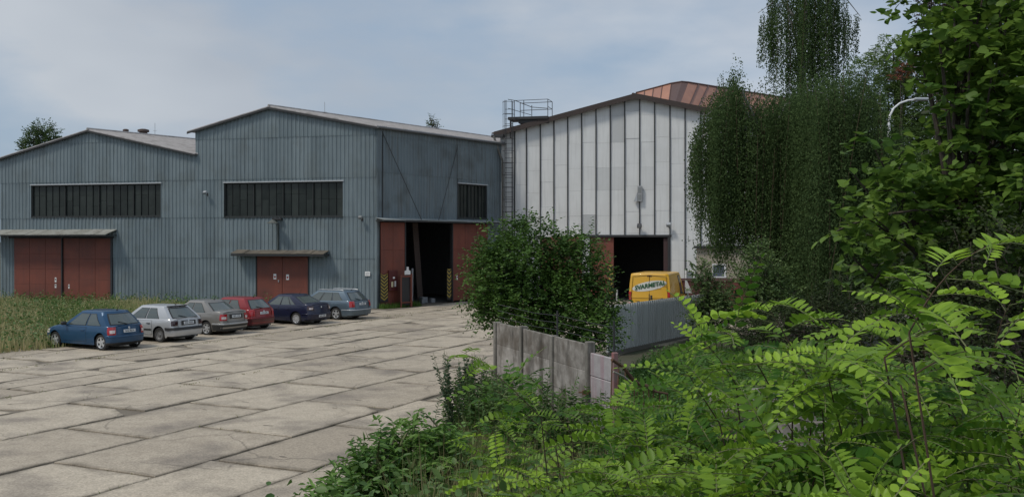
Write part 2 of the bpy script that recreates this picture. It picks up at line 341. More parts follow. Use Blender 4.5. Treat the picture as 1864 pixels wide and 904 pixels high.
while v < 6:
    w = 2.5 if row % 4 else 2.1
    u = 6.0 + (row*1.37) % 3.6
    while u < 64:
        ln = 3.62
        halves = [(0, w)] if random.random() < .72 else [(0, w/2 - .015), (w/2 + .015, w)]
        for a, b in halves:
            cpt = uv(u + ln/2, v + (a+b)/2)
            far_ok = (cpt - F12.P).dot(F12.n) < -1.0 if (cpt - F12.P).dot(F12.d) < 0 else (cpt - FS.P).dot(FS.n) < -.9 and (cpt-F3.P).dot(F3.n) < -1.5
            if not (on_yard(cpt) and far_ok) or inside_bank(cpt) or cpt.x < -45: continue
            if random.random() < .006: continue
            g0, g1 = random.uniform(.02, .05), random.uniform(.03, .075)
            if a == 0: g0 = random.choice([.04, .05, .06, .09, .17])
            elif random.random() < .5: g0 = .006
            q = [uv(u+g1, v+a+g0), uv(u+ln-g1, v+a+g0), uv(u+ln-g1, v+b-.012), uv(u+g1, v+b-.012)]
            if random.random() < .30:      # broken corner
                i = random.randrange(4); c = q[i]; p0 = q[i-1]; p1 = q[(i+1) % 4]; t0, t1 = random.uniform(.08, .25), random.uniform(.2, .45)
                q[i:i+1] = [c.lerp(p0, t1 if (p0-c).length < 2.6 else t0), c.lerp(p1, t1 if (p1-c).length < 2.6 else t0)]
            out = wonky(q, .012); z = .02 + random.uniform(-.006, .008); tx, ty = random.uniform(-.002, .002), random.uniform(-.002, .002)
            cz = lambda p: z + (p-cpt).x*tx + (p-cpt).y*ty
            cen = sum(out, Vector())/len(out); tn = random.uniform(0, .9) if random.random() > .09 else random.uniform(1.2, 1.6)
            inn = [p + (cen-p).normalized()*random.uniform(.10, .26) for p in out]; inn = [Vector((p.x, p.y, cz(p))) for p in inn]
            top = [Vector((p.x, p.y, cz(p))) for p in [p.lerp(cen, .012) for p in out]]
            low = [Vector((p.x, p.y, cz(p)-.012)) for p in out]; bot = [Vector((p.x, p.y, -.03)) for p in out]
            mb.poly(inn[::-1], tn); mb.grid([inn, top, low, bot], tn, close=True); k_ = len(out); edge += [0.0]*(2*k_) + [1.0]*(3*k_)
            for du in (.18, .82):
                if random.random() < .45:
                    cc_ = uv(u + ln*du + random.uniform(-.1, .1), v+(a+b)/2 + random.uniform(-.1, .1)); an = random.uniform(-.15, .15)
                    Ms = Matrix.Translation(Vector((cc_.x, cc_.y, cz(cc_)))) @ Matrix.Rotation(-UA + an, 4, 'Z')
                    lw = random.uniform(.05, .14); slots.poly([Ms @ Vector(p) for p in ((-lw, -.02, .004), (0, -.032, .004), (lw, -.015, .004), (lw*.9, .018, .004), (-.01, .03, .004), (-lw*.95, .02, .004))])
        joints.append((u, v)); u += ln
    v += w; row += 1
yard = tag(mb.build('concrete_yard', slab_m, loc=(-10, 35, 0)), kind='structure')
ea = yard.data.attributes.new('edge', 'FLOAT', 'POINT'); ea.data.foreach_set('value', np.array(edge, dtype=np.float32))
chip = mat('chipped_concrete', (.17, .145, .115), (.10, .085, .07), rough=.95, nscale=9)
tag(slots.build('slab_chips', chip, loc=(-10, 35, 0)), kind='structure')

# ------------------------------------------------------------ halls
def corr(mb, F, s0, s1, z0, ztop, openings=(), tiers=(), period=.26, depth=.035, y=0.0, sheet=1.04):
    br = [s0, s1]; k = math.floor(s0/period)
    while k*period < s1:
        for f in (0, .38, .5, .88):
            q = (k+f)*period
            if s0 < q < s1: br.append(q)
        k += 1
    for o in openings: br += [o[0], o[1]]
    br = sorted(set(round(b, 4) for b in br))
    def wave(q):
        f = (q/period) % 1.0
        if f < .38: return 1
        if f < .5: return 1-(f-.38)/.12
        if f < .88: return 0
        return (f-.88)/.12
    for a, b in zip(br[:-1], br[1:]):
        m = (a+b)/2; iv = [(z0, None)]
        for o in openings:
            if o[0] < m < o[1]:
                nw = []
                for (p, q) in iv:
                    hi = q if q is not None else 1e9
                    if o[3] <= p or o[2] >= hi: nw.append((p, q)); continue
                    if o[2] > p: nw.append((p, o[2]))
                    if o[3] < hi: nw.append((o[3], q))
                iv = nw
        for (p, q) in iv:
            edges = [p] + [t for t in tiers if p < t < (q if q is not None else min(ztop(a), ztop(b)))] + [q]
            for i in range(len(edges)-1):
                lo, hi = edges[i], edges[i+1]; tier = sum(1 for t in tiers if t <= lo + 1e-6)
                ha = ztop(a) if hi is None else hi; hb = ztop(b) if hi is None else hi
                if ha <= lo + .01 and hb <= lo + .01: continue
                off = y - .022*tier
                random.seed(int(m/sheet)*31 + tier*7 + int(z0*3)); tn = random.random()
                ya, yb = off - depth*wave(a+1e-6), off - depth*wave(b-1e-6)
                mb.quad(F.pt(a, ya, lo), F.pt(b, yb, lo), F.pt(b, yb, hb), F.pt(a, ya, ha), tn)
    random.seed(int(s0*10)+5)
def rake_box(mb, F, sa, za, sb, zb, y0, y1, th, M=None):
    P = []
    for (s, z) in ((sa, za), (sb, zb)):
        for (yy, dz) in ((y0, 0), (y1, 0), (y1, th), (y0, th)): P.append(F.pt(s, yy, z+dz))
    for a, b, c, d in ((0,1,2,3), (4,7,6,5), (0,4,5,1), (1,5,6,2), (2,6,7,3), (3,7,4,0)): mb.quad(P[a], P[b], P[c], P[d])
def roof_slope(mb, A, B, A2, B2, th=.07, n=40, amp=.03):
    """corrugated roof sheet A-B (front, eave to ridge) to A2-B2 (back)"""
    A, B, A2, B2 = map(Vector, (A, B, A2, B2)); L_ = (A2-A).length; n = int(L_/.09); rows = []
    rowsb = []
    for i in range(n+1):
        t = i/n; dz = amp*(1 if i % 2 else -1); p, q = A.lerp(A2, t), B.lerp(B2, t)
        rows.append([p+Vector((0, 0, th+dz)), q+Vector((0, 0, th+dz))]); rowsb.append([p, q])
    mb.grid(rows); mb.grid(rowsb)
    mb.quad(A, B, rows[0][1], rows[0][0]); mb.quad(A2, B2, rows[-1][1], rows[-1][0])
    mb.grid([[r[0] for r in rows], [r[0] for r in rowsb]])
def window_strip(root, F, s0, s1, z0, z1, nm, cols, mull, label=None):
    """recessed dark glazing with pale lintel and sill; panes as sub-parts"""
    fr = MB(); fw = .06
    for a, b, c, d in ((s0, s1, z0, z0+fw), (s0, s1, z1-fw, z1), (s0, s0+fw, z0+fw, z1-fw), (s1-fw, s1, z0+fw, z1-fw)): fr.box(a, b, -.02, .16, c, d, F.M)
    w = (s1-s0)/cols
    for i in range(1, cols):
        t = .045 if i % mull == 0 else .012
        fr.box(s0+i*w-t/2, s0+i*w+t/2, .0 if i % mull == 0 else .05, .13, z0+fw+.001, z1-fw-.001, F.M)
    wo = fr.build('window', frame_m, root)
    if label: wo['label'] = label
    g = MB()
    for i in range(cols):
        a, b = s0+i*w+.01, s0+(i+1)*w-.01; ang = random.uniform(-.012, .012); tn = random.random()
        zz = [z0+.05, z0+(z1-z0)*random.choice([.33, .5, .66]), z1-.05]
        for k in range(2):
            g.quad(F.pt(a, .1+ang, zz[k]+.01), F.pt(b, .1-ang, zz[k]+.01), F.pt(b, .1-ang*.5, zz[k+1]), F.pt(a, .1+ang*.5, zz[k+1]), random.random() if random.random() < .4 else tn)
        fr2 = None
    g.build('pane', glass, wo)
    h = MB(); h.box(s0-.06, s1+.06, -.12, .05, z1+.002, z1+.07, F.M); h.build('lintel_flashing', pale_trim, wo)
    h = MB()
    k = int((s1-s0)/.45)
    for i in range(k):
        a = s0-.03 + (s1-s0+.06)*i/k; b = s0-.03 + (s1-s0+.06)*(i+.93)/k
        h.box(a, b, -.10, .04, z0-.045-random.uniform(0, .012), z0-.004, F.M)
    h.build('sill', frame_m, wo)
    return wo
def hall_volume(root, F, s0, s1, zl, zr, sa, za, depth, ed, mat_, roof_m, ov=.32, front_ov=.35, left_wall=True, right_wall=True):
    A = F.pt(s0, 0, 0); B = F.pt(s1, 0, 0); ap = F.pt(sa, 0, za)
    D = ed*depth
    w = MB()
    def wallq(P, Q, zp, zq): w.quad(Vector((P.x, P.y, -.2)), Vector((Q.x, Q.y, -.2)), Vector((Q.x, Q.y, zq)), Vector((P.x, P.y, zp)))
    if left_wall: wallq(A, A+D, zl, zl)
    bl, br_ = A+D, B+D; w.poly([(bl.x, bl.y, -.2), (br_.x, br_.y, -.2), (br_.x, br_.y, zr), tuple(ap+D), (bl.x, bl.y, zl)])
    if right_wall: wallq(B, B+D, zr, zr)
    w.build('rear_walls', mat_, root)
    fo = -ed*front_ov; r = MB()
    sl = (za-zl)/(sa-s0); sr = (za-zr)/(s1-sa)
    eL = F.pt(s0-ov, 0, zl-sl*ov+.03); eR = F.pt(s1+ov, 0, zr-sr*ov+.03); ap2 = ap+Vector((0, 0, .03))
    roof_slope(r, eL+fo, ap2+fo, eL+D, ap2+D); roof_slope(r, eR+fo, ap2+fo, eR+D, ap2+D)
    ro = r.build('roof', roof_m, root)
    t = MB(); c = MB(); c.tube([ap2+fo+Vector((0, 0, .09)), ap2+D+Vector((0, 0, .09))], .09, 6); c.build('ridge_cap', roof_m, ro)
    return ro, (eL, eR, ap2, fo, D)
DC = Vector((0, 0, 0))
# heights read on the facade
S0 = F12.s_(1); S1 = F12.s_(357); S2 = F12.s_(685)
b1a = F12.sz(168, 239); b1l = F12.sz(1, 292)[1]; b1r = F12.sz(357, 281)[1]
b2a = F12.sz(497, 197); b2l = F12.sz(357, 240)[1]; b2r = F12.sz(685, 231)[1]
def gable(sl, zl, sa, za, sr, zr): return lambda s: zl+(za-zl)*(s-sl)/(sa-sl) if s < sa else za+(zr-za)*(s-sa)/(sr-sa)
g1 = gable(S0, b1l, b1a[0], b1a[1], S1, b1r); g2 = gable(S1, b2l, b2a[0], b2a[1], S2, b2r)
tiers = [F12.sz(520, y)[1] for y in (470, 395, 325, 250)]

# --- low hall on the left
h1 = thing('warehouse', 'lower blue-grey corrugated warehouse at left with two large red sliding doors', 'warehouse', F12.pt(S0, 0, 0), F12.a, 'corrugated warehouses round the yard')
w1 = (*F12.sz(58, 395), *F12.sz(294, 334)); win1 = (w1[0], w1[2], w1[1], w1[3])
d1 = (*F12.sz(26, 534), *F12.sz(206, 432)); door1 = (d1[0], d1[2], .12, d1[3])
m = MB(); corr(m, F12, S0, S1, .0, g1, [win1, door1], tiers); m.build('wall', steel, h1)
m = MB(); m.box(S0, S1-.01, .10, .14, -.2, .28, F12.M); m.build('plinth', mat('grey_plinth', (.2, .2, .19), rough=.9), h1)
window_strip(h1, F12, *win1, 1, 19, 5)
ro, (eL, eR, ap2, fo, D) = hall_volume(h1, F12, S0, S1, b1l, b1r, b1a[0], b1a[1], 30, Ed, steel_side, roof_mat, ov=.25)
m = MB()
for a, b in ((eL, ap2), (eR, ap2)):
    m.quad(a+fo*1.02-Vector((0,0,.10)), b+fo*1.02-Vector((0,0,.10)), b+fo*1.02+Vector((0,0,.0)), a+fo*1.02+Vector((0,0,.0)))
m.build('verge_board', dark_metal, ro)
def sliding_door(root, F, s0, s1, z0, z1, y, label=None, nseam=2, marks=()):
    d = MB(); k = max(1, int(round((s1-s0)/1.05)))
    for i in range(k):
        a = s0+(s1-s0)*i/k; b = s0+(s1-s0)*(i+1)/k
        for j in range(nseam):
            c = z0+(z1-z0)*j/nseam; e_ = z0+(z1-z0)*(j+1)/nseam
            d.box(a+.008, b-.008, y, y+.05, c+.008, e_-.008, F.M, bev=.008, tone=random.random())
    d.box(s0, s1, y+.02, y+.04, z0, z1, F.M)
    o = d.build('sliding_door', red, root)
    if label: o['label'] = label
    for (ms, mz, w, h, mt) in marks:
        p = MB(); p.box(ms-w/2, ms+w/2, y-.012, y-.003, mz-h/2, mz+h/2, F.M); po = p.build('notice', mt, o)
        q = MB()
        q.box(ms-w*.3, ms+w*.3, y-.016, y-.0125, mz-h*.05, mz+h*.28, F.M)
        q.build('notice_print', ink, po)
    return o
sm = F12.s_(114); zt = door1[3]
mk = [(*F12.sz(103, 509), .12, .30, paper), (*F12.sz(103, 520), .12, .24, paper)]
sliding_door(h1, F12, door1[0]+.05, sm-.04, .15, zt-.05, -.08, 'left of the two red sliding doors, with two stacked white notices', 4, mk)
sliding_door(h1, F12, sm+.06, door1[1]-.12, .15, zt-.05, -.02, 'right of the two red sliding doors', 3, [(*F12.sz(126, 521), .09, .26, paper)])
m = MB(); m.box(sm-.035, sm+.05, -.11, .0, .1, zt, F12.M); m.box(door1[1]-.115, door1[1]+.02, -.13, .05, .1, zt, F12.M); m.box(door1[0]-.3, door1[1]+.1, -.16, -.06, zt-.045, zt+.06, F12.M); m.build('door_track', dark_metal, h1)
def canopy(root, F, s0, s1, z, out, th, mt, n, drop=.18, under=dark_metal, fh=.2):
    m = MB()
    for i in range(n):
        a = s0+(s1-s0)*i/n; b = s0+(s1-s0)*(i+1)/n; g = .012; tn = random.random()
        dz = random.uniform(-.015, .015)
        P = [F.pt(a+g, -.05, z+dz), F.pt(b-g, -.05, z+dz), F.pt(b-g, -out, z-drop+dz), F.pt(a+g, -out, z-drop+dz)]
        Q = [p-Vector((0, 0, .03)) for p in P]
        m.quad(*P[::-1], tone=tn); m.quad(*Q, tone=tn); m.grid([P, Q], tn, close=True)
    o = m.build('canopy', mt, root)
    u = MB(); u.box(s0, s1, -out+.02, -out+.08, z-drop-fh, z-drop-.035, F.M)
    for i in range(n+1):
        s = s0 + (s1-s0-.06)*i/n; u.box(s, s+.06, -out+.081, -.04, z-drop-fh*.8, z-drop-.04, F.M)
    u.build('canopy_frame', under, o); return o
c1a = F12.s_(-60); c1b = F12.s_(214); cz_ = F12.sz(100, 418)[1]
canopy(h1, F12, S0-.5, c1b, cz_+.02, 1.15, .05, canopy_mat, 11, drop=.32, fh=.1)
def wall_lamp(F, px, py, label, out=.35, size=.09, group='lamps and cameras on the hall walls', mt=None, cat='floodlight'):
    s, z = F.sz(px, py); t = thing('wall_floodlight', label, cat, F.pt(s, 0, z-.15), F.a, group)
    a = MB(); a.tube([F.pt(s, -.02, z-.1), F.pt(s, -out*.6, z-.02), F.pt(s, -out*.8, z)], .02, 6); a.box(s-.05, s+.05, -.06, -.036, z-.2, z, F.M); a.build('bracket', dark_metal, t)
    b = MB(); Mh = Matrix.Translation(F.pt(s, -out, z)) @ Matrix.Rotation(F.a, 4, 'Z') @ Matrix.Rotation(R(35), 4, 'X')
    b.box(-size*1.25, size*1.25, -size*1.1, size*1.1, -size, size, Mh, bev=.03); h = b.build('lamp_head', mt or galv, t, smooth=True)
    c = MB(); c.box(-size, size, -size*1.16, -size*1.105, -size*.75, size*.75, Mh); c.build('lens', mat('lens_glass', (.25, .27, .28), rough=.1), h)
    return t
wall_lamp(F12, 379, 351, 'small white floodlight on the corrugated wall near the seam of the two warehouses')
wall_lamp(F12, 660, 396, 'small grey floodlight on the corrugated wall right of the wide window, near the corner', mt=mat('grey_lamp', (.2, .21, .21), rough=.5))

# --- tall hall in the middle
h2 = thing('warehouse', 'taller blue-grey corrugated warehouse in the middle with small red double door and open side gate', 'warehouse', F12.pt(S1, 0, 0), F12.a, 'corrugated warehouses round the yard')
w2 = (*F12.sz(409, 395), *F12.sz(625, 330)); win2 = (w2[0], w2[2], w2[1], w2[3])
d2 = (*F12.sz(468, 545), *F12.sz(561, 466)); door2 = (d2[0], d2[2], .1, d2[3])
m = MB(); corr(m, F12, S1, S2, 0, g2, [win2, door2], tiers); m.build('wall', steel, h2)
window_strip(h2, F12, *win2, 1, 16, 4)
m = MB(); m.box(door2[0]-.06, door2[0], -.06, .1, .05, door2[3], F12.M); m.box(door2[1], door2[1]+.06, -.06, .1, .05, door2[3], F12.M); m.box(door2[0]-.06, door2[1]+.06, -.06, .1, door2[3], door2[3]+.08, F12.M)
m.build('door_frame', dark_metal, h2)
ms = (door2[0]+door2[1])/2
for side, (a, b), nt_ in (('left', (door2[0]+.01, ms-.012), (501, 503)), ('right', (ms+.012, door2[1]-.01), (524, 504))):
    d = MB(); d.box(a, b, -.03, .02, .12, door2[3]-.01, F12.M, bev=.008)
    for j in range(1, 2): d.box(a+.04, b-.04, -.036, -.031, 1.2, 1.23, F12.M)
    o = d.build('door_leaf', red, h2)
    s, z = F12.sz(*nt_); p = MB(); p.box(s-.09, s+.09, -.045, -.037, z-.16, z+.16, F12.M); po = p.build('notice', paper, o)
    p = MB()
    p.box(s-.05, s+.05, -.05, -.0455, z-.08, z+.04, F12.M)
    p.build('notice_print', mat('red_print', (.35, .05, .04), rough=.6), po)
    if side == 'left':
        s, z = F12.sz(508, 511); p = MB(); p.box(s-.03, s+.03, -.09, -.031, z-.07, z+.07, F12.M, bev=.01); p.build('handle', galv, o)
cs0, cz2 = F12.sz(432, 455); cs1 = F12.s_(600)
canopy(h2, F12, cs0, cs1, cz2+.02, .8, .05, canopy_brown, 7, drop=.2, fh=.16)
# lamp post with shade above the small door
s, z = F12.sz(508, 402); lt = thing('door_lamp', 'dark lamp with conical shade on a pipe above the small door canopy', 'wall lamp', F12.pt(s, -.2, cz2), F12.a, 'lamps and cameras on the hall walls')
a = MB(); a.tube([F12.pt(s, -.12, cz2-.1), F12.pt(s, -.12, z-.15)], .055, 8); a.tube([F12.pt(s, -.12, z-.2), F12.pt(s-.05, -.35, z+.02), F12.pt(s-.1, -.6, z)], .03, 6); a.build('pipe', mat('dark_green_metal', (.035, .045, .04), rough=.6), lt)
a = MB(); p = F12.pt(s-.1, -.6, z-.1); a.lathe([(.03, .16), (.08, .14), (.34, -.04), (.33, -.06), (.06, .1)], 'z', p, 16); a.build('lamp_shade', mat('shade_metal', (.12, .13, .12), rough=.5), lt, smooth=True)
a = MB(); a.box(s-.32, s+.28, -.30, -.06, z+.06, z+.16, F12.M, bev=.01); a.build('fixing_bar', dark_metal, lt)
# white notice board
s, z = F12.sz(670, 498); t = MB(); t.box(s-.16, s+.16, -.09, -.05, z-.13, z+.13, F12.M, bev=.008); nb = tag(t.build('notice_board', paper), 'small white notice board on the corrugated wall just left of the corner', 'notice board')
t = MB()
for k in range(4): t.box(s-.11, s+.11-.05*(k == 3), -.096, -.091, z+.065-.045*k-.006, z+.065-.045*k+.006, F12.M)
t.build('notice_print', mat('grey_print', (.35, .35, .36), rough=.6), nb)
# side wall
SE = 12.0
gt = (FS.s_(688), FS.s_(893)); zt2 = FS.sz(690, 405)[1]; w3 = (FS.s_(833), FS.s_(885), FS.sz(860, 397)[1], FS.sz(860, 336)[1])
gate = (FS.s_(690)+.02, FS.s_(886), .0, FS.sz(760, 404)[1])
eavez = b2r
m = MB(); corr(m, FS, 0, SE, 0, lambda s: eavez-.02, [gate, w3], [tiers[1]-.4, tiers[2]+.3, tiers[3]], period=.26); m.build('side_wall', steel_side, h2)
window_strip(h2, FS, w3[0], w3[1], w3[2], w3[3], 1, 8, 3)
ro, (eL, eR, ap2, fo, D) = hall_volume(h2, F12, S1, S2, b2l, b2r, b2a[0], b2a[1], 30, Ed, steel_side, roof_mat, ov=.3, right_wall=False)
m = MB()
for a, b in ((eL, ap2), (eR, ap2)):
    m.quad(a+fo*1.02-Vector((0,0,.12)), b+fo*1.02-Vector((0,0,.12)), b+fo*1.02, a+fo*1.02)
m.build('verge_board', dark_metal, ro)
m = MB(); p0, p1 = eR+fo+Vector((.06, -.04, -.02)), eR+Ed*SE+Vector((.06, -.04, -.02)); m.tube([p0, p1], .07, 8); m.build('gutter', mat('gutter_metal', (.12, .125, .13), rough=.5), ro)
m = MB(); m.box(-.05, .05, -.07, .06, 0, eavez, FS.M); m.build('corner_flashing', steel, h2)
# interior: back lining, floor, wall behind the gate
m = MB(); A_ = F12.pt(S1+.3, .5, 0); B_ = F12.pt(S2-.6, .4, 0)
m.quad((A_.x, A_.y, .005), (B_.x, B_.y, .005), tuple((B_+Ed*13)[:2])+(.005,), tuple((A_+Ed*13)[:2])+(.005,))
Pq = FS.pt(13, 0.2, 0); Qq = FS.pt(13, 11, 0); m.quad(Pq, Qq, Qq+Vector((0, 0, 10)), Pq+Vector((0, 0, 10)))
m.build('interior_lining', dark_in, h2)
sA, sB = FS.s_(734), FS.s_(822)
sliding_door(h2, FS, gate[0], sA, .1, gate[3]-.05, -.13, 'left leaf of the open side gate, red', 3)
sliding_door(h2, FS, sB, gate[1]-.05, .1, gate[3]-.05, -.13, 'right leaf of the open side gate, red', 3, [(*FS.sz(829, 505), .12, .28, paper)])
m = MB(); m.box(sB-.08, sB-.003, -.15, .05, 0, gate[3], FS.M); m.build('gate_post', dark_metal, h2); m = MB(); m.box(sA+.003, sA+.09, -.15, .05, 0, gate[3], FS.M); m.build('gate_post', dark_metal, h2)
canopy(h2, FS, -.1, FS.s_(897), gate[3]+.22, .75, .04, mat('gate_cover_sheet', (.30, .33, .33), (.2, .22, .22), rough=.6, dirt=(.1, .1, .09), dirt_amt=.5), 6, drop=.12, fh=.12)
m = MB()
for (a, b) in (((693, 238), (752, 401)), ((831, 268), (783, 401))):
    p, q = FS.sz(*a), FS.sz(*b); m.tube([FS.pt(p[0], -.08, p[1]), FS.pt(q[0], -.7, q[1])], .022, 5)
for x, y0, y1 in ((695, 240, 398), (831, 258, 400)):
    p, q = FS.sz(x, y0), FS.sz(x, y1); m.tube([FS.pt(p[0], -.07, p[1]), FS.pt(q[0], -.07, q[1])], .025, 5)
m.build('stay_rods', dark_metal, h2)
def chevron_board(F, px, yt, yb, w, label, y, n=8):
    s, z1 = F.sz(px, yt); z0 = F.sz(px, yb)[1]
    b = MB(); b.box(s-w/2, s+w/2, y, y+.03, z0, z1, F.M); o = tag(b.build('warning_board', blackp), label, 'warning board', 'chevron boards beside the gates')
    c = MB(); h = (z1-z0)/n; t = h*.48
    for i in range(n):
        z = z0+h*(i+.72)
        for sg in (-1, 1):
            x0, x1 = s, s+sg*w*.48; dz = min(.2, w*.4)
            lo0, lo1 = max(z0+.01, z-dz*0-t*.5), min(z1-.01, z+dz-t*.5)
            P = [F.pt(x0, y-.004, z-dz*.55-t/2+.08), F.pt(x1, y-.004, z+dz*.45-t/2+.08), F.pt(x1, y-.004, min(z1, z+dz*.45+t/2+.08)), F.pt(x0, y-.004, z-dz*.55+t/2+.08)]
            c.quad(*(P if sg > 0 else P[::-1]))
    c.build('stripes', yellow, o); return o
chevron_board(FS, 695, 499, 549, .62, 'yellow and black chevron board left of the open side gate', -.2)
chevron_board(FS, 815, 489, 545, .42, 'dim yellow and black chevron board on the right jamb of the side gate', -.12)
def cabinet():
    s0, s1 = FS.s_(705), FS.s_(716)
    o = thing('utility_panel', 'dark red switch panel with white notices left of the side gate opening', 'switch panel', FS.pt((s0+s1)/2, -.3, 0), FS.a)
    m = MB(); m.box(s0-.1, s1+.1, -.26, -.14, 1.0, FS.sz(710, 492)[1], FS.M, bev=.01); m.build('panel', mat('dark_red', (.10, .02, .02), rough=.5), o)
    for px, py, w, h, mt in ((708, 517, .16, .32, mat('cream_paper', (.6, .55, .35), rough=.7)), (713.5, 516, .12, .34, paper), (711, 505, .16, .12, paper)):
        s, z = FS.sz(px, py); p = MB(); p.box(s-w/2, s+w/2, -.275, -.262, z-h/2, z+h/2, FS.M); p.build('notice', mt, o)
    return o
cabinet()
s, z = FS.sz(725, 496); o = thing('gas_bottle_rack', 'narrow dark rack with red post and white sign at the left of the side gate', 'rack', FS.pt(s, -.7, 0), FS.a)
m = MB(); m.box(s-.55, s-.5, -.75, -.7, 0, z-.1, FS.M); m.box(s+.3, s+.42, -.75, -.6, 0, z-.05, FS.M); m.box(s-.55, s+.42, -.74, -.7, z-.25, z-.15, FS.M); m.box(s-.55, s+.42, -.74, -.7, .25, .32, FS.M); m.build('frame', red, o)
m = MB(); m.box(s-.5, s+.3, -.66, -.62, .1, z-.2, FS.M); m.build('back_panel', dark_metal, o)
m = MB(); m.poly([FS.pt(s+a, -.78, z+b) for a, b in ((-.28, -.1), (.22, -.1), (.22, .12), (.08, .16), (.06, .36), (-.1, .36), (-.12, .16), (-.28, .12))]); m.poly([FS.pt(s+a, -.765, z+b) for a, b in ((-.28, -.1), (-.28, .12), (-.12, .16), (-.1, .36), (.06, .36), (.08, .16), (.22, .12), (.22, -.1))]); m.build('sign', paper, o)
m = MB()
for k in range(3): m.lathe([(.0, .1), (.11, .1), (.11, 1.15), (.06, 1.28), (.03, 1.38), (0, 1.4)], 'z', FS.pt(s-.35+.25*k, -.5, 0), 12)
# gate interior objects
p = FS.pt(FS.s_(776), 1.2, 0); m = MB(); m.tube([p, p+Vector((.02, 0, 2.2))], .07, 8); tag(m.build('bollard', mat('grey_post', (.35, .36, .37), rough=.6)), 'grey post standing just inside the open side gate', 'post')
q = FS.pt(FS.s_(800), 1.6, 0); o = tag((lambda mm: (mm.box(-.25, .25, -.03, .03, 0, 5.1, Matrix.Translation(q) @ Matrix.Rotation(FS.a, 4, 'Z') @ Matrix.Rotation(R(-6), 4, 'Y')), mm)[1])(MB()).build('steel_plank', mat('brown_plank', (.06, .042, .035), rough=.8)), 'tall brown plank leaning just inside the side gate', 'plank')
random.seed(3)
for k in range(5):
    px = [745, 752, 790, 797, 806][k]; p = FS.pt(FS.s_(px), .9+.3*(k % 2), 0); sz_ = [.35, .3, .25, .4, .3][k]
    m = MB(); Mx = Matrix.Translation(p) @ Matrix.Rotation(random.random(), 4, 'Z'); m.box(-sz_/2, sz_/2, -sz_/2, sz_/2, 0, sz_*.06, Mx)
    for sd_ in range(4):
        a = Mx @ Matrix.Rotation(sd_*math.pi/2, 4, 'Z'); m.box(-sz_/2, sz_/2, sz_/2-.03, sz_/2, sz_*.061, sz_*.9, a)
    tag(m.build('crate', mat('crate_grey', (.22, .23, .24), rough=.7)), ['low grey bin inside the side gate, leftmost', 'small grey bin inside the side gate, second from left', 'tiny grey bin right of the post in the side gate', 'largest grey bin right of the post in the side gate', 'grey bin inside the side gate nearest the right jamb'][k], 'bin', 'bins inside the gate')
# things on roofs
def vent(px, py, D, r, h, label):
    p = at(px, py, D); m = MB(); m.lathe([(r*.7, -.8), (r*.7, h*.3), (r, h*.35), (r, h*.8), (r*.5, h)], 'z', p, 10); m.poly([(p.x+r*.5*math.cos(a), p.y+r*.5*math.sin(a), p.z+h) for a in np.linspace(0, 6.28, 9)[:-1]])
    tag(m.build('roof_vent', mat('vent_brown', (.10, .07, .06), rough=.8), smooth=True), label, 'roof vent')
vent(229, 241, 72, .22, .25, 'small dark vent on the low hall roof just right of its ridge'); vent(261, 243, 76, .45, .35, 'wider brown vent on the low hall roof')
for px, y0, y1, D, lb in ((282, 246, 224, 76, 'thin aerial rod on the low hall roof'), (591, 212, 186, 66, 'thin aerial rod on the tall hall roof right of its ridge')):
    m = MB(); m.tube([at(px, y0+12, D), at(px, y1, D)], .018, 5); m.tube([at(px, y0-8, D)-Vector((.15, 0, 0)), at(px, y0-8, D)+Vector((.15, 0, 0))], .012, 4); tag(m.build('aerial', galv), lb, 'aerial')

# --- white panelled hall
h3 = thing('panelled_hall', 'tall white panelled hall with dark vertical battens, open black gateway and brown roof edge', 'hall', F3.P, F3.a)
bat = [937, 958.5, 983.7, 1008.4, 1033.6, 1058.9, 1085, 1111, 1137.3, 1164.4, 1191.6, 1219.6, 1247, 1275.7]
bs = [F3.s_(b) for b in bat]
while bs[-1] < 20.4: bs.append(bs[-1]+1.0)
a3 = F3.sz(1158, 176); l3 = F3.sz(914, 243)[1]; s3r = a3[0]*2; g3 = gable(0, l3, a3[0], a3[1], s3r, l3)
gate3 = (F3.s_(1060), F3.s_(1219.6), 0, F3.sz(1140, 428)[1]); bs = [b for b in bs if b < s3r-.2]
wl = MB(); sps = [0.02]+bs+[s3r]
seams = [F3.sz(1100, y)[1] for y in (540, 472, 425, 386, 340, 299, 254, 205)]
for i in range(len(sps)-1):
    a, b = sps[i], sps[i+1]; mid = (a+b)/2; z = 0
    off = random.uniform(-.5, .5)
    zs = [0]+[q+(off if 0 < k else 0) for k, q in enumerate(seams)]
    for k in range(len(zs)):
        lo = zs[k]; hi = zs[k+1] if k+1 < len(zs) else 99
        ta, tb = g3(a), g3(b)
        if min(ta, tb) <= lo: continue
        if gate3[0]-.1 < mid < gate3[1] and hi <= gate3[3]+.05: continue
        if gate3[0]-.1 < mid < gate3[1] and lo < gate3[3]: lo = gate3[3]
        if lo > hi-.02: continue
        tn = random.uniform(0, .15) if random.random() > .06 else random.uniform(.3, .5)
        if i == 6 and k == 3: tn = 1.15
        if i == 8 and k >= 7: tn = .95
        if i == 9 and k >= 8: tn = .8
        ha, hb = min(hi-.008, ta), min(hi-.008, tb); o_ = random.uniform(-.012, .012)
        P = [F3.pt(a, o_, lo), F3.pt(b, o_, lo), F3.pt(b, o_, hb), F3.pt(a, o_, ha)]; wl.quad(*P, tone=tn)
        wl.quad(P[3], P[2], P[2]+F3.n*.05, P[3]+F3.n*.05, tone=tn); wl.quad(P[0]+F3.n*.05, P[1]+F3.n*.05, P[1], P[0], tone=tn)
wl.build('wall', white_panel, h3)
m = MB()
for b in bs:
    z0 = gate3[3]+.05 if gate3[0] < b < gate3[1]-.1 else 0
    m.box(b-.035, b+.035, -.075, .04, z0, g3(b)-.02, F3.M)
m.build('battens', dark_metal, h3)
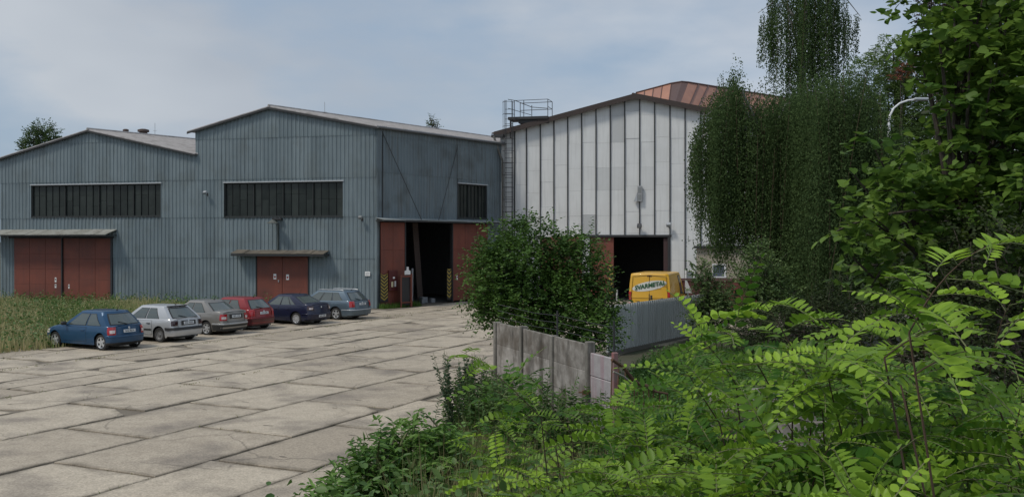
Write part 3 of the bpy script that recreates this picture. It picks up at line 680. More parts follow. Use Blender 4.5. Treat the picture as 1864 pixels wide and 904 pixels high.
m = MB(); rake_box(m, F3, .0, l3-.1, a3[0], a3[1]-.1, .06, .10, .06); 
m2 = MB(); P = [F3.pt(0, .08, 0), F3.pt(gate3[0]-.05, .08, 0)]
m2.quad(F3.pt(0, .07, 0), F3.pt(gate3[0], .07, 0), F3.pt(gate3[0], .07, g3(gate3[0])), F3.pt(0, .07, l3)); m2.quad(F3.pt(gate3[1], .07, 0), F3.pt(s3r, .07, 0), F3.pt(s3r, .07, l3), F3.pt(gate3[1], .07, g3(gate3[1])))
m2.build('backing_wall', dark_metal, h3)
ro, (eL, eR, ap2, fo, D) = hall_volume(h3, F3, 0, s3r, l3, l3, a3[0], a3[1], 26, Ed, beige, mat('dark_felt_roof', (.10, .075, .065), (.06, .05, .045), rough=.9), ov=.35, front_ov=.45)
m = MB()
for (sa_, za_, sb_, zb_) in ((-.35, l3-.06, a3[0], a3[1]+.02), (a3[0], a3[1]+.02, s3r+.35, l3-.06)):
    rake_box(m, F3, sa_, za_-.2, sb_, zb_-.2, -.46, -.39, .34)
m.build('verge_board', mat('dark_brown_board', (.05, .036, .032), (.035, .028, .026), rough=.8), ro)
m = MB()
for (sa_, za_, sb_, zb_) in ((-.3, l3-.12, a3[0], a3[1]-.04), (a3[0], a3[1]-.04, s3r+.3, l3-.12)):
    rake_box(m, F3, sa_, za_, sb_, zb_, -.385, -.01, .04)
m.build('soffit', dark_metal, ro)
# gate: lintel, red leaf, white jamb, dark inside
m = MB(); m.box(gate3[0]-.3, gate3[1]+.1, -.12, .02, gate3[3]-.12, gate3[3]+.03, F3.M); m.box(gate3[1]-.14, gate3[1], -.1, .06, 0, gate3[3]-.13, F3.M); m.build('gate_lintel', dark_metal, h3)
m = MB(); m.box(gate3[1]-.42, gate3[1]-.15, .02, .3, 0, gate3[3]-.2, F3.M); m.build('gate_jamb', mat('red_brown_steel', (.055, .028, .028), rough=.7), h3)
m = MB(); m.box(F3.s_(1060), F3.s_(1073), -.04, .04, 0, gate3[3]-.13, F3.M); m.build('white_jamb', white_panel, h3)
s_a, s_b = F3.s_(1075), F3.s_(1117)
sliding_door(h3, F3, s_a, s_b, .08, gate3[3]-.15, .06, 'rust-red leaf of the open gateway', 3)
m = MB(); m.box(F3.s_(985), F3.s_(1059), -.10, -.02, .08, gate3[3]-.1, F3.M); m.build('left_door', red, h3)['label'] = 'closed red door left of the white jamb, mostly behind the bush'
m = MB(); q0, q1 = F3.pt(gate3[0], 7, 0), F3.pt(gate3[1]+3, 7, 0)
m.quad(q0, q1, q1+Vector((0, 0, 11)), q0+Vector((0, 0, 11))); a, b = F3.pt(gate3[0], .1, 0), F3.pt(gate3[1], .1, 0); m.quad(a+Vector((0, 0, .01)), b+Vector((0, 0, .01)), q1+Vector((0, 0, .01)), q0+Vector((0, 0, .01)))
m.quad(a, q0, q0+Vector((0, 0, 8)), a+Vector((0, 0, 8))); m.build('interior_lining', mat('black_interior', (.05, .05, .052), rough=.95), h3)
chevron_board(F3, 1112, 482, 540, .3, 'faded chevron strip on the rust-red leaf of the white hall', -.02, 7)
wall_lamp(F3, 1165, 411, 'dark floodlight above the black gateway of the white hall', mt=mat('dark_lamp', (.06, .06, .065), rough=.5), size=.12)
wall_lamp(F3, 1218, 409, 'pale floodlight at the right end of the black gateway lintel', size=.12)
s, z = F3.sz(1165, 353); o = thing('meter_box', 'grey metal box with slanted hood halfway up the white panelled wall', 'wall box', F3.pt(s, -.1, z-.55), F3.a)
m = MB(); m.box(s-.14, s+.17, -.25, -.08, z-.5, z+.52, F3.M, bev=.015); m.build('box', mat('box_grey', (.30, .31, .32), rough=.5), o)
m = MB(); m.poly([F3.pt(s+a, -.27, z+b) for a, b in ((-.38, -.5), (-.15, -.5), (-.15, .1))]); m.poly([F3.pt(s+a, -.09, z+b) for a, b in ((-.15, .1), (-.15, -.5), (-.38, -.5))]); m.grid([[F3.pt(s+a, -.27, z+b) for a, b in ((-.38, -.5), (-.15, -.5), (-.15, .1))], [F3.pt(s+a, -.09, z+b) for a, b in ((-.38, -.5), (-.15, -.5), (-.15, .1))]], close=True); m.build('side_vane', galv, o)
m = MB(); m.box(s-.09, s+.12, -.256, -.251, z-.4, z-.05, F3.M); m.box(s-.09, s+.12, -.256, -.251, z+.05, z+.42, F3.M); m.build('door_panel', mat('box_dark', (.2, .21, .21), rough=.5), o)
# caged ladder and roof platform
ld = thing('access_ladder', 'dark steel ladder climbing the left edge of the white hall to a railed roof platform', 'ladder', F3.pt(.7, -.4, 0), F3.a)
sa_, sb_ = F3.s_(921), F3.s_(937.5); ztopl = F3.sz(925, 184)[1]; m = MB()
for s in (sa_+.05, sb_-.05): m.tube([F3.pt(s, -.45, .4), F3.pt(s, -.45, ztopl if s < (sa_+sb_)/2 else ztopl-.1)], .035, 6)
m.build('stile', dark_metal, ld)
m = MB(); z = .6
while z < ztopl-.3: m.tube([F3.pt(sa_+.05, -.45, z), F3.pt(sb_-.05, -.45, z)], .016, 5); z += .33
m.build('rungs', dark_metal, ld)
m = MB(); z = 2.6
while z < ztopl:
    c = [F3.pt((sa_+sb_)/2 + .40*math.cos(t), -.45 - .62*math.sin(t), z) for t in np.linspace(math.pi, 0, 9)]; m.tube(c, .017, 4); z += .82
for t in (2.4, 1.57, .75): m.tube([F3.pt((sa_+sb_)/2 + .40*math.cos(t), -.45-.62*math.sin(t), 2.6), F3.pt((sa_+sb_)/2 + .40*math.cos(t), -.45-.62*math.sin(t), ztopl-.1)], .014, 4)
m.build('cage', dark_metal, ld)
pa = F3.sz(928, 216); pb = F3.s_(1000); zp = F3.sz(960, 214)[1]; m = MB()
m.box(pa[0], pb, -.55, 1.0, zp-.18, zp, F3.M); m.box(pa[0]+.7, pb, -.4, .9, zp-.42, zp-.181, F3.M)
m.box(pa[0]+.1, pa[0]+.2, -.4, -.3, zp-1.4, zp-.19, F3.M); m.build('platform_deck', dark_metal, ld)
m = MB(); zt_ = zp+1.12
crn = [(pa[0]+.45, -.5), (pa[0]+1.1, -.5), (pb-1.1, -.5), (pb, -.5), (pb, .95), (pa[0]+.5, .95)]
for s, y in crn: m.tube([F3.pt(s, y, zp), F3.pt(s+.0, y, zt_ if s != pb-1.1 else zp+.75)], .024, 5)
m.tube([F3.pt(pa[0], -.5, zp+1.2), F3.pt(pa[0]+.5, -.5, zp+1.1), F3.pt(pb-1.1, -.5, zp+.62), F3.pt(pb, -.5, zp+.5)], .024, 5)
m.tube([F3.pt(pa[0], -.5, zp+.6), F3.pt(pa[0]+1.6, -.5, zp+.1)], .02, 5)
for h_ in (.62, 1.12): m.tube([F3.pt(pb, -.5, zp+h_), F3.pt(pb, .95, zp+h_+.02), F3.pt(pa[0]+.5, .95, zp+h_)], .022, 5)
m.tube([F3.pt(pb, -.5, zp+1.12), F3.pt(pa[0]+.45, -.5, zt_-.02)], .02, 5)
m.build('railing', dark_metal, ld)
# downpipe between the halls
o = tag((lambda mm: (mm.tube([F3.pt(-.3, -.62, l3-.25), F3.pt(-.2, -.5, l3-.6), F3.pt(.02, -.3, l3-1.4), F3.pt(.22, -.22, l3-1.9), F3.pt(.22, -.22, .1)], .07, 8), mm)[1])(MB()).build('downpipe', mat('weathered_pipe', (.22, .22, .2), (.12, .1, .08), rough=.7, nscale=3, namt=1), smooth=True), 'weathered grey downpipe in the corner between the two halls', 'downpipe')
m = MB(); m.box(-.5, .35, -.55, -.1, l3-.3, l3-.12, F3.M); m.build('hopper', dark_metal, o)
# copper-brown lantern roof
m = MB(); d_ = MB(); ribs = MB()
top = [at(1158, 170, 81), at(1222, 153, 77.5), at(1241, 150, 76), at(1253, 151, 76.3), at(1440, 181, 90)]
bot = [at(1158, 182, 78), at(1216, 196, 73), at(1226, 198, 71.5), at(1234, 200, 71.5), at(1405, 232, 82)]
def strip(a0, a1, b0, b1, n, w):
    for i in range(n):
        t0, t1 = i/n, (i+1)/n; m.quad(b0.lerp(b1, t0), b0.lerp(b1, t1), a0.lerp(a1, t1), a0.lerp(a1, t0), tone=random.random())
        ribs.tube([b0.lerp(b1, t1)+Vector((0, -.04, 0)), a0.lerp(a1, t1)+Vector((0, -.04, 0))], w, 4)
strip(top[0], top[1], bot[0], bot[1], 4, .045)
d_.quad(bot[1], bot[2], top[2], top[1]); d_.quad(bot[2], bot[3], top[3], top[2])  # corner facet at another angle; its shade is put into the darker colour
strip(top[3], top[4], bot[3], bot[4], 12, .06)
bk = [p + Ed*10 for p in top]
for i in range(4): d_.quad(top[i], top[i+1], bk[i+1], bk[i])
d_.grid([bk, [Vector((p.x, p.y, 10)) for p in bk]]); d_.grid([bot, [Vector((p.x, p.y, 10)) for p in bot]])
lr = m.build('lantern_roof', rustroof, h3); d_.build('lantern_shade_faces', rustroof_dark, lr); ribs.build('standing_seams', rustroof_dark, lr)
m = MB(); m.tube([p+Vector((0, 0, .05)) for p in top], .07, 5); m.build('edge_trim', rustroof_dark, lr)

# --- small beige annex
an = thing('annex', 'low beige flat-roofed annex in front of the white hall, half behind the weeping trees', 'annex', gp(1290, 556), F3.a)
FA = Frame(gp(1268, 560), F12.a); w_ = 4.6; zt_ = FA.sz(1290, 452)[1]; wa = (*FA.sz(1296, 505), *FA.sz(1322, 480)); m = MB()
for a, b, c, d in ((0, w_, 0, wa[1]), (0, w_, wa[3], zt_), (0, wa[0], wa[1], wa[3]), (wa[2], w_, wa[1], wa[3])): m.box(a, b, 0, .3, c, d, FA.M)
m.box(0, .3, .301, 3.5, 0, zt_, FA.M); m.box(w_-.3, w_, .301, 3.5, 0, zt_, FA.M); m.box(.301, w_-.301, 2.0, 2.2, 0, zt_, FA.M); m.build('wall', beige, an)
m = MB(); m.box(-.15, w_+.15, -.2, 3.6, zt_+.002, zt_+.14, FA.M); m.build('roof', dark_metal, an)
m = MB(); f = .07
for a, b, c, d in ((wa[0], wa[2], wa[1], wa[1]+f), (wa[0], wa[2], wa[3]-f, wa[3]), (wa[0], wa[0]+f, wa[1]+f, wa[3]-f), (wa[2]-f*1.6, wa[2], wa[1]+f, wa[3]-f)): m.box(a, b, -.03, .08, c, d, FA.M)
wo = m.build('window', mat('white_frame', (.7, .7, .7), rough=.5), an); m = MB(); m.quad(FA.pt(wa[0]+.05, .05, wa[1]+.05), FA.pt(wa[2]-.05, .05, wa[1]+.05), FA.pt(wa[2]-.05, .05, wa[3]-.05), FA.pt(wa[0]+.05, .05, wa[3]-.05)); m.build('pane', mat('grey_pane', (.10, .12, .15), rough=.15), wo)
m = MB(); m.box(FA.s_(1318), w_+.02, -.05, -.003, .02, FA.sz(1330, 507)[1], FA.M); m.build('red_band', mat('brick_red_base', (.16, .05, .04), rough=.9), an)
# white-framed panel beside the battens, dark red low skip with white plate
s0_, z1_ = F3.sz(1247, 491); s1_, z0_ = F3.sz(1265, 508); m = MB()
for a, b, c, d in ((s0_, s1_, z1_-.1, z1_), (s0_, s0_+.1, z0_, z1_-.1), (s1_-.1, s1_, z0_, z1_-.1), (s0_, s1_, z0_-.1, z0_)): m.box(a, b, -.14, -.08, c, d, F3.M)
o = m.build('window', mat('white_frame2', (.7, .7, .7), rough=.5), h3); m = MB(); m.quad(F3.pt(s0_+.08, -.1, z0_), F3.pt(s1_-.08, -.1, z0_), F3.pt(s1_-.08, -.1, z1_-.08), F3.pt(s0_+.08, -.1, z1_-.08)); m.build('pane', mat('grey_pane2', (.22, .25, .27), rough=.2), o)
p = gp(1262, 566); o = thing('metal_skip', 'dark red metal skip beside the yellow van in front of the annex', 'skip', p, R(-12))
MZ = Matrix.Translation(p) @ Matrix.Rotation(R(-12), 4, 'Z'); m = MB(); A = [MZ @ Vector(q) for q in ((-.9, -.8, .15), (1.7, -.8, .15), (1.7, .8, .15), (-.9, .8, .15))]; B = [MZ @ Vector(q) for q in ((-1.4, -.95, 1.75), (2.2, -.95, 1.75), (2.2, .95, 1.75), (-1.4, .95, 1.75))]; m.grid([A, B], close=True); m.poly(A); m.build('tub', mat('dark_red_skip', (.10, .03, .028), (.06, .025, .02), rough=.7), o)
m = MB(); 
for i in range(4): m.tube([B[i], B[(i+1) % 4]], .05, 5)
for t in (.2, .5, .8): m.tube([A[0].lerp(A[1], t)-Vector((0, .05, 0)), B[0].lerp(B[1], t)-Vector((0, .05, 0))], .045, 4)
m.build('rim', mat('skip_rim', (.08, .03, .028), rough=.7), o)
p = gp(1252, 582); m = MB(); Mx = Matrix.Translation(p) @ Matrix.Rotation(R(10), 4, 'Z')
m.box(-.03, .03, -.03, .03, 0, 1.55, Mx); o_ = MB(); tag(m.build('sign_post', galv), 'short post carrying a white triangular board right of the yellow van', 'sign'); 
so_ = bpy.data.objects['sign_post']; q = MB(); q.poly([Mx @ Vector(a) for a in ((-.16, -.05, 1.35), (.22, -.05, 1.35), (-.08, -.05, 2.0), (-.16, -.05, 2.0))]); q.poly([Mx @ Vector(a) for a in ((-.16, -.035, 2.0), (-.08, -.035, 2.0), (.22, -.035, 1.35), (-.16, -.035, 1.35))]); q.build('board', paper, so_)
p = gp(1123, 548); m = MB(); m.tube([p, p+Vector((0, 0, .75))], .06, 8); tag(m.build('bollard', mat('pale_post', (.5, .5, .48), rough=.7)), 'short pale post on the ground left of the black gateway', 'post')

# ------------------------------------------------------------ corrugated fence and concrete wall
fs0 = gp(1118, 644); fs1 = gp(1268, 611); fa = math.atan2(fs1.y-fs0.y, fs1.x-fs0.x); FF = Frame(fs0, fa); FLn = (fs1-fs0).length + 1.2
o = thing('sheet_fence', 'grey-green corrugated sheet fence running from the bush towards the yellow van', 'fence', fs0, fa)
m = MB(); corr(m, FF, -.6, FLn, .12, lambda s: 1.72, period=.19, depth=.05, sheet=.9); m.build('sheet', fence_m, o)
m = MB()
for s in np.arange(0, FLn, 2.1): m.box(s-.03, s+.03, .03, .1, -.05, 1.74, FF.M)
m.build('posts', dark_metal, o); m = MB(); m.box(-.6, FLn, .031, .07, .4, .46, FF.M); m.box(-.6, FLn, .031, .07, 1.45, 1.51, FF.M); m.build('rails', dark_metal, o)
m = MB(); m.box(-.6, FLn, -.06, .16, -.1, .13, FF.M, bev=.02); m.build('plinth', mat('old_plinth', (.16, .15, .13), rough=.95), o)
# concrete panel wall
wa0 = Vector((-.36, 23.5, 0)); wa1 = Vector((1.5, 18.5, 0)); dW = (wa1-wa0); wlen = dW.length; FW = Frame(wa0, math.atan2(dW.y, dW.x))
pw = thing('concrete_wall', 'stained grey concrete panel wall with four slotted posts, ending in a lower pinkish panel', 'wall', wa0, FW.a)
nP = 3; hz = 1.985
for i in range(nP):
    a, b = wlen*i/nP+.075, wlen*(i+1)/nP-.075; m = MB(); z = -.1; hs = [.52, .52, .52, .525]
    for k, h in enumerate(hs):
        # cast panel with slightly rough edges
        rows = []; n_ = 14
        top_ = z+h-.002
        m.box(a, b, -.035+random.uniform(-.004, .004), .035, z+.002, top_, FW.M, bev=.006, tone=[.3, .15, .1, .45][k]+random.uniform(-.1, .3)); z += h
    m.build('wall_panel', concrete, pw)
for i in range(nP+1):
    s = wlen*i/nP; m = MB(); m.box(s-.07, s+.07, -.085, .085, -.2, hz+.0+(.06 if i in (1, 3) else 0.01), FW.M, bev=.015); m.build('post', mat('post_concrete', (.24, .225, .20), (.15, .14, .12), rough=.9, nscale=8, namt=1, streak=(.04, .036, .03), streak_amt=.8), pw)
m = MB(); s = wlen; s2 = FW.s_(1117)
z = -.1
for h in (.5, .5, .5, .44): m.box(s+.075, s2, -.03, .03, z+.004, z+h-.004, FW.M, bev=.012); z += h
m.build('wall_panel', conc_pink, pw)['label'] = 'lower end panel smeared with pink and red paint'
m = MB(); m.box(s2+.003, s2+.1, -.05, .05, -.2, 1.95, FW.M, bev=.01); m.build('post', mat('red_smeared_post', (.26, .10, .10), (.2, .17, .16), rough=.9, nscale=5, namt=1), pw)
m = MB()
for s in (wlen*2/3-.1, wlen*.98+.9): m.tube([FW.pt(s, .12, 0), FW.pt(s, .12, 2.5)], .02, 5)
for z in (2.1, 2.25, 2.4): m.tube([FW.pt(-.3, .12, z), FW.pt(wlen*.4, .12, z-.04), FW.pt(wlen*.65, .12, z), FW.pt(wlen+.8, .12, z-.03)], .006, 4)
m.build('wire_stakes', dark_metal, pw)
m = MB(); p = FW.pt(wlen+.05, -.13, 1.08); m.box(-.05, .07, -.05, .04, -.04, .04, Matrix.Translation(p)); m.tube([p+Vector((-.12, 0, 0)), p+Vector((.12, 0, .01))], .015, 5); m.build('gate_hinge', rust, pw)
# bent rusty railing right of the wall end
o = thing('bent_railing', 'rusty bent railing with thin bars sagging to the right of the wall end', 'railing', gp(1160, 790), 0)
pts = [at(1114, 654, 17.0), at(1135, 668, 17.3), at(1152, 690, 17.6), at(1160, 697, 17.8), at(1178, 702, 18.0), at(1192, 712, 18.2), at(1215, 716, 18.5)]
m = MB(); m.tube(pts, [.03, .03, .035, .04, .035, .03, .02], 6); m.build('top_rail', rust, o)
m = MB(); m.tube([at(1116, 676, 17.0), at(1134, 684, 17.2), at(1150, 696, 17.5)], .02, 5); m.build('lower_rail', mat('pale_rust', (.33, .30, .24), rough=.8), o)
m = MB()
for i in range(11):
    t = i/10*(len(pts)-1); k = min(int(t), len(pts)-2); p = pts[k].lerp(pts[k+1], t-k); m.tube([p, p+Vector((random.uniform(-.05, .05), 0, -1.0-.15*random.random()))], .012, 4)
m.build('bars', rust, o)
# tumbled concrete plates in the undergrowth
for (px, py, D, w, h, rz, rx, lb) in ((1420, 742, 11, .95, .5, .5, 1.2, 'grey concrete slab tilted in the undergrowth, largest'), (1325, 738, 12, .5, .4, -.3, 1.0, 'broken pinkish concrete piece left of the larger tilted slab'), (1470, 795, 9.5, .6, .3, .2, 1.3, 'pale concrete slab lying low below the larger tilted slab')):
    p = at(px, py, D); m = MB(); Mx = Matrix.Translation(p) @ Matrix.Rotation(rz, 4, 'Z') @ Matrix.Rotation(rx-1.5708, 4, 'X'); m.box(-w/2, w/2, -.05, .05, -h/2, h/2, Mx, bev=.02)
    o = m.build('concrete_slab', concrete); tag(o, lb, 'slab', 'broken slabs in the undergrowth')
    zz = ground_z(p.x, p.y)
    m = MB(); m.box(-w*.4, w*.4, -.12, .12, zz-p.z-.1, -h*.3, Matrix.Translation(p) @ Matrix.Rotation(rz, 4, 'Z')); m.build('footing', concrete, o)

# ------------------------------------------------------------ street lamp
D = 42; o = thing('street_lamp', 'white curved street lamp arm rising out of the trees at right', 'street lamp', Vector(((1619-932)/FPX*D, D, 0)))
wm = mat('white_lamp_paint', (.72, .73, .74), (.6, .61, .62), rough=.4)
m = MB(); m.tube([Vector(((1619-932)/FPX*D, D, 0)), at(1618, 225, D)], [.1, .065], 10, tone=0); m.build('pole', wm, o)
m = MB(); arc = [at(1618, 225, D), at(1620, 210, D), at(1627, 197, D), at(1638, 188, D), at(1652, 183, D), at(1668, 181, D)]; m.tube(arc, [.05, .045, .042, .042, .042, .045], 10); m.build('arm', wm, o, smooth=True)
m = MB(); p = at(1672, 181, D); m.box(-.2, .45, -.14, .14, -.06, .07, Matrix.Translation(p), bev=.04); hd = m.build('lamp_head', galv, o)
# ------------------------------------------------------------ cars
tyre_m = mat('tyre_rubber', (.018, .018, .018), (.028, .027, .026), rough=.85)
under_m = mat('black_plastic', (.02, .021, .022), (.03, .03, .03), rough=.6)
cglass = mat('car_window_glass', (.085, .105, .10), (.04, .05, .048), rough=.04, spec=1.0, nscale=.8)
seam_m = mat('dark_seam', (.006, .006, .007), rough=.7)
alloy = mat('silver_alloy', (.62, .63, .64), (.5, .51, .52), rough=.3, metal=.5)
steelrim = mat('grey_steel_rim', (.20, .20, .20), (.13, .13, .13), rough=.5, metal=.4)
lampred = mat('red_tail_lamp', (.40, .015, .02), (.30, .01, .015), rough=.12, coat=.5)
lampdark = mat('smoked_tail_lamp', (.035, .012, .014), rough=.12, coat=.5)
lampwhite = mat('clear_lamp', (.70, .62, .60), rough=.12, coat=.5)
plate_m = mat('white_plate', (.62, .64, .66), rough=.4)
def paint(name, c, metal=.25, rough=.32): return mat(name, c, tuple(x*.85 for x in c), rough=rough, metal=metal, nscale=2, namt=.4, coat=.35)
def lerp(a, b, t): return a+(b-a)*t
def make_car(nm, label, P, loc, rz, group='cars parked nose-in along the grass'):
    root = thing(nm, label, 'van' if nm == 'van' else 'car', loc, rz, group)
    L_, Wd, H_ = P['L'], P['W']/2, P['H']; zg = P.get('sill', .2); belt = P['belt']
    xf, xr = P['wf'], P['wr']; wr_ = P.get('R', .3); ar = wr_ + P.get('archgap', .055)
    top = P['top']                        # (x, z) profile of bonnet, belt and deck
    tx_, tz_ = [p[0] for p in top], [p[1] for p in top]
    ins = P.get('rear_prof', [(.2, .09), (.32, .015), (.5, 0), (.58, .03), (.85, .07), (1.0, .13)])
    insf = P.get('front_prof', [(.2, .08), (.32, .01), (.5, .0), (.62, .06), (.8, .22)])
    def hw(x):
        r = P.get('round', .45); w = Wd
        if x < r: w -= .17*(1-math.sqrt(max(0, 1-((r-x)/r)**2)))
        rr = P.get('rround', .38)
        if x > L_-rr: w -= P.get('rtaper', .12)*(1-math.sqrt(max(0, 1-((x-(L_-rr))/rr)**2)))
        return w
    prof_z = [.1, .22, .34, .5, .68, belt-.12, belt, belt+.6]; prof_w = [.90, .955, .985, 1, .997, .985, .955, .9]
    def ys(x, z): return hw(x)*np.interp(z, prof_z, prof_w)
    def warp(x, y, z):
        f = max(0, 1-x/.9)**1.5; r_ = max(0, 1-(L_-x)/.8)**1.5
        x2 = x + f*(np.interp(z, [a for a, b in insf], [b for a, b in insf]) + .16*(y/Wd)**2) - r_*(np.interp(z, [a for a, b in ins], [b for a, b in ins]) + P.get('rbow', .10)*(y/Wd)**2)
        return Vector((x2 - L_/2, y, z))
    def zb(x):
        z = zg
        for c in (xf, xr):
            d = abs(x-c)
            if d < ar: z = max(z, wr_ + math.sqrt(ar*ar-d*d))
        if x < .35: z = max(z, zg+.04)
        if x > L_-.3: z = max(z, zg+.06)
        return z
    st = sorted(set(np.round(np.concatenate([np.linspace(0, L_, 60), np.linspace(xf-ar, xf+ar, 21), np.linspace(xr-ar, xr+ar, 21)]), 4)))
    crown = lambda y, w: .035*(1-(y/w)**2)
    body = MB(); rows = []
    def section(x):
        a = zb(x); zt = float(np.interp(x, tx_, tz_)); w = []
        for k in range(9):
            z = lerp(a, zt-.03, k/8); w.append((ys(x, z), z))
        wt = ys(x, zt)
        for k, (fy, dz) in enumerate(((.985, 0), (.93, .012))): w.append((wt*fy, zt+dz-.008))
        for fy in (.75, .5, .25, 0): w.append((wt*fy, zt+.012+crown(wt*fy, wt)))
        return w
    for x in st:
        s = section(x); rows.append([warp(x, -y, z) for y, z in s] + [warp(x, y, z) for y, z in s[::-1][1:]])
    body.grid(rows)
    for x in (0, L_):        # end caps
        s = section(x); g = []
        for y, z in s[:11]: g.append([warp(x, y*f, z + (0 if z < s[9][1]-.02 else (crown(y*f, s[9][0]) * (1-abs(f))))) for f in np.linspace(-1, 1, 13)])
        body.grid(g)
    bo = local('body', body, P['paint'], root, smooth=True, angle=35)
    un = MB(); un.box(.15-L_/2, L_-.2-L_/2, -Wd+.22, Wd-.22, .17, belt-.15); un.box(xf+ar+.02-L_/2, xr-ar-.02-L_/2, -Wd+.06, Wd-.06, .19, .3)
    local('underbody', un, under_m, root)
    # greenhouse
    gb, gr = P['gb'], P['gr']     # (x front, x rear, half width) at belt and roof
    zb0 = P.get('gz0', belt-.02); zr0 = H_-.06; rc = P.get('rc', .14)
    bowf, bowr = P.get('bowf', .22), P.get('bowr', .12)
    def gpnt(side, u, t, off=0):
        xa, xb, w = lerp(gb[0], gr[0], t), lerp(gb[1], gr[1], t), lerp(gb[2], gr[2], t) + .028*math.sin(math.pi*t)
        z = lerp(zb0, zr0, t)
        fx = lambda y: xa + bowf*((abs(y)/w)**2)*(1-.3*t); rx = lambda y: xb - bowr*((abs(y)/w)**2)
        if side == 'L' or side == 'R':
            sg = -1 if side == 'L' else 1; x0 = fx(w); x1 = rx(w); q = Vector((lerp(x0, x1, u), sg*w, z)); nrm = Vector((0, sg, .35)).normalized()
        elif side == 'B': y = lerp(-w, w, u); q = Vector((rx(y), y, z)); nrm = Vector((1, 0, .5)).normalized()
        else: y = lerp(-w, w, u); q = Vector((fx(y), y, z)); nrm = Vector((-1, 0, .8)).normalized()
        q += nrm*off; return Vector((q.x - L_/2, q.y, q.z))
    gh = MB(); ts = np.linspace(0, 1, 8); lp = []
    def loop(t):
        r_ = [gpnt('L', u, t) for u in np.linspace(.0, 1., 14)][:-1] + [gpnt('B', u, t) for u in np.linspace(0, 1, 11)][:-1] + [gpnt('R', u, t) for u in np.linspace(1, 0, 14)][:-1] + [gpnt('F', u, t) for u in np.linspace(1, 0, 11)][:-1]
        return r_
    loops = [loop(t) for t in ts]
    c0 = Vector((sum(p.x for p in loops[-1])/len(loops[-1]), 0, 0))
    for sx_, sy_, dz in ((.985, .965, .022), (.96, .90, .038), (.85, .7, .05), (.6, .35, .058), (.3, .05, .06)):
        loops.append([Vector((c0.x+(p.x-c0.x)*sx_, p.y*sy_, zr0+dz)) for p in loops[7]])
    gh.grid(loops, close=True); gh.poly(loops[-1])
    go = local('cabin', gh, P['paint'], root, smooth=True, angle=50)
    def patch(side, a0, a1, b0, b1, t0, t1, off, n=8, m_=5, mbx=None):
        """a0,b0: u limits at t0; a1,b1: u limits at t1"""
        g = []
        for i in range(m_+1):
            f = i/m_; t = lerp(t0, t1, f); ua, ub = lerp(a0, a1, f), lerp(b0, b1, f)
            g.append([gpnt(side, lerp(ua, ub, j/n), t, off) for j in range(n+1)])
        mbx.grid(g)
    for side in ('L', 'R'):
        for (a0, a1, b0, b1) in P['side_windows']:
            tr = MB(); patch(side, a0-.008, a1-.006, b0+.008, b1+.006, .035, .90, .007, mbx=tr); w = local('side_window', tr, under_m, root, smooth=True)
            g_ = MB(); patch(side, a0+.002, a1+.004, b0-.002, b1-.004, .075, .865, .013, mbx=g_); local('pane', g_, cglass, w, smooth=True)
    if P.get('rear_window', True):
        rw = P.get('rw', (.07, .10, .12, .90)); tr = MB(); patch('B', rw[0], rw[1], 1-rw[0], 1-rw[1], rw[2], rw[3], .008, mbx=tr); w = local('rear_window', tr, under_m, root, smooth=True)
        g_ = MB(); patch('B', rw[0]+.03, rw[1]+.03, 1-rw[0]-.03, 1-rw[1]-.03, rw[2]+.05, rw[3]-.05, .014, mbx=g_); local('pane', g_, cglass, w, smooth=True)
        p0, p1 = gpnt('B', .5, rw[2]+.02, .03), gpnt('B', .28, rw[2]+.2, .03); wp = MB(); wp.tube([p0, p1], .012, 5)
        if P.get('wiper', True): local('wiper', wp, under_m, root)
    tr = MB(); patch('F', .06, .09, .94, .91, .05, .93, .01, mbx=tr); local('windscreen', tr, cglass, root, smooth=True)
    # doors: painted skins over a dark seam
    for side in (-1, 1):
        for (a, b) in P['doors']:
            def skin(o, a_, b_, z0, z1):
                g = []
                for i in range(9):
                    z = lerp(z0, z1, i/8); row = []
                    for j in range(13):
                        x = lerp(a_, b_, j/12); zc = max(z, zb(x)+.03 if abs(x-xr) < ar+.02 or abs(x-xf) < ar+.02 else z)
                        q = warp(x, side*(ys(x, zc)+o), zc); row.append(q)
                    g.append(row)
                return g
            sm_ = MB(); sm_.grid(skin(.002, a-.008, b+.008, zg+.10, belt-.045)); d_ = local('door', sm_, seam_m, root, smooth=True)
            dk = MB(); dk.grid(skin(.005, a+.002, b-.002, zg+.11, belt-.053)); local('door_skin', dk, P['paint'], d_, smooth=True)
            hx = b-.17; q = warp(hx, side*(ys(hx, belt-.16)+.02), belt-.16); h = MB(); h.box(-.09, .09, -.018, .018, -.016, .016, Matrix.Translation(q), bev=.008); local('handle', h, P.get('handle', P['paint']), d_)
        if P.get('moulding'):
            mo = MB(); zz = P['mould_z']; g = []
            for dz, o in ((-.03, .004), (-.026, .02), (.026, .02), (.03, .004)):
                g.append([warp(x, side*(ys(x, zz+dz)+o), zz+dz) for x in np.linspace(xf+ar+.06, xr-ar-.05, 20)])
            mo.grid(g); local('side_moulding', mo, P['moulding'], root)
    # bumper strip / lower skirt at the rear, wraps round the corners
    def rear_band(z0, z1, o, mt, name, x0=None, front=False):
        g = []; x0 = x0 or xr+ar+.03
        for z, oo in ((z0, 0), (z0+.01, o), (z1-.01, o), (z1, 0)):
            row = []
            for x in np.linspace(x0, L_-.02, 8): q = warp(x, -(ys(x, z)+oo+.003), z); row.append(q)
            for f in np.linspace(-1, 1, 15)[0:]:
                q = warp(L_, f*(ys(L_, z)+.0), z); q.x += oo+.004; row.append(q)
            for x in np.linspace(L_-.02, x0, 8): q = warp(x, ys(x, z)+oo+.003, z); row.append(q)
            g.append(row)
        m_ = MB(); m_.grid(g); return local(name, m_, mt, root, smooth=True, angle=30)
    for (z0, z1, o, mt, name) in P.get('bands', []): rear_band(z0, z1, o, mt, name)
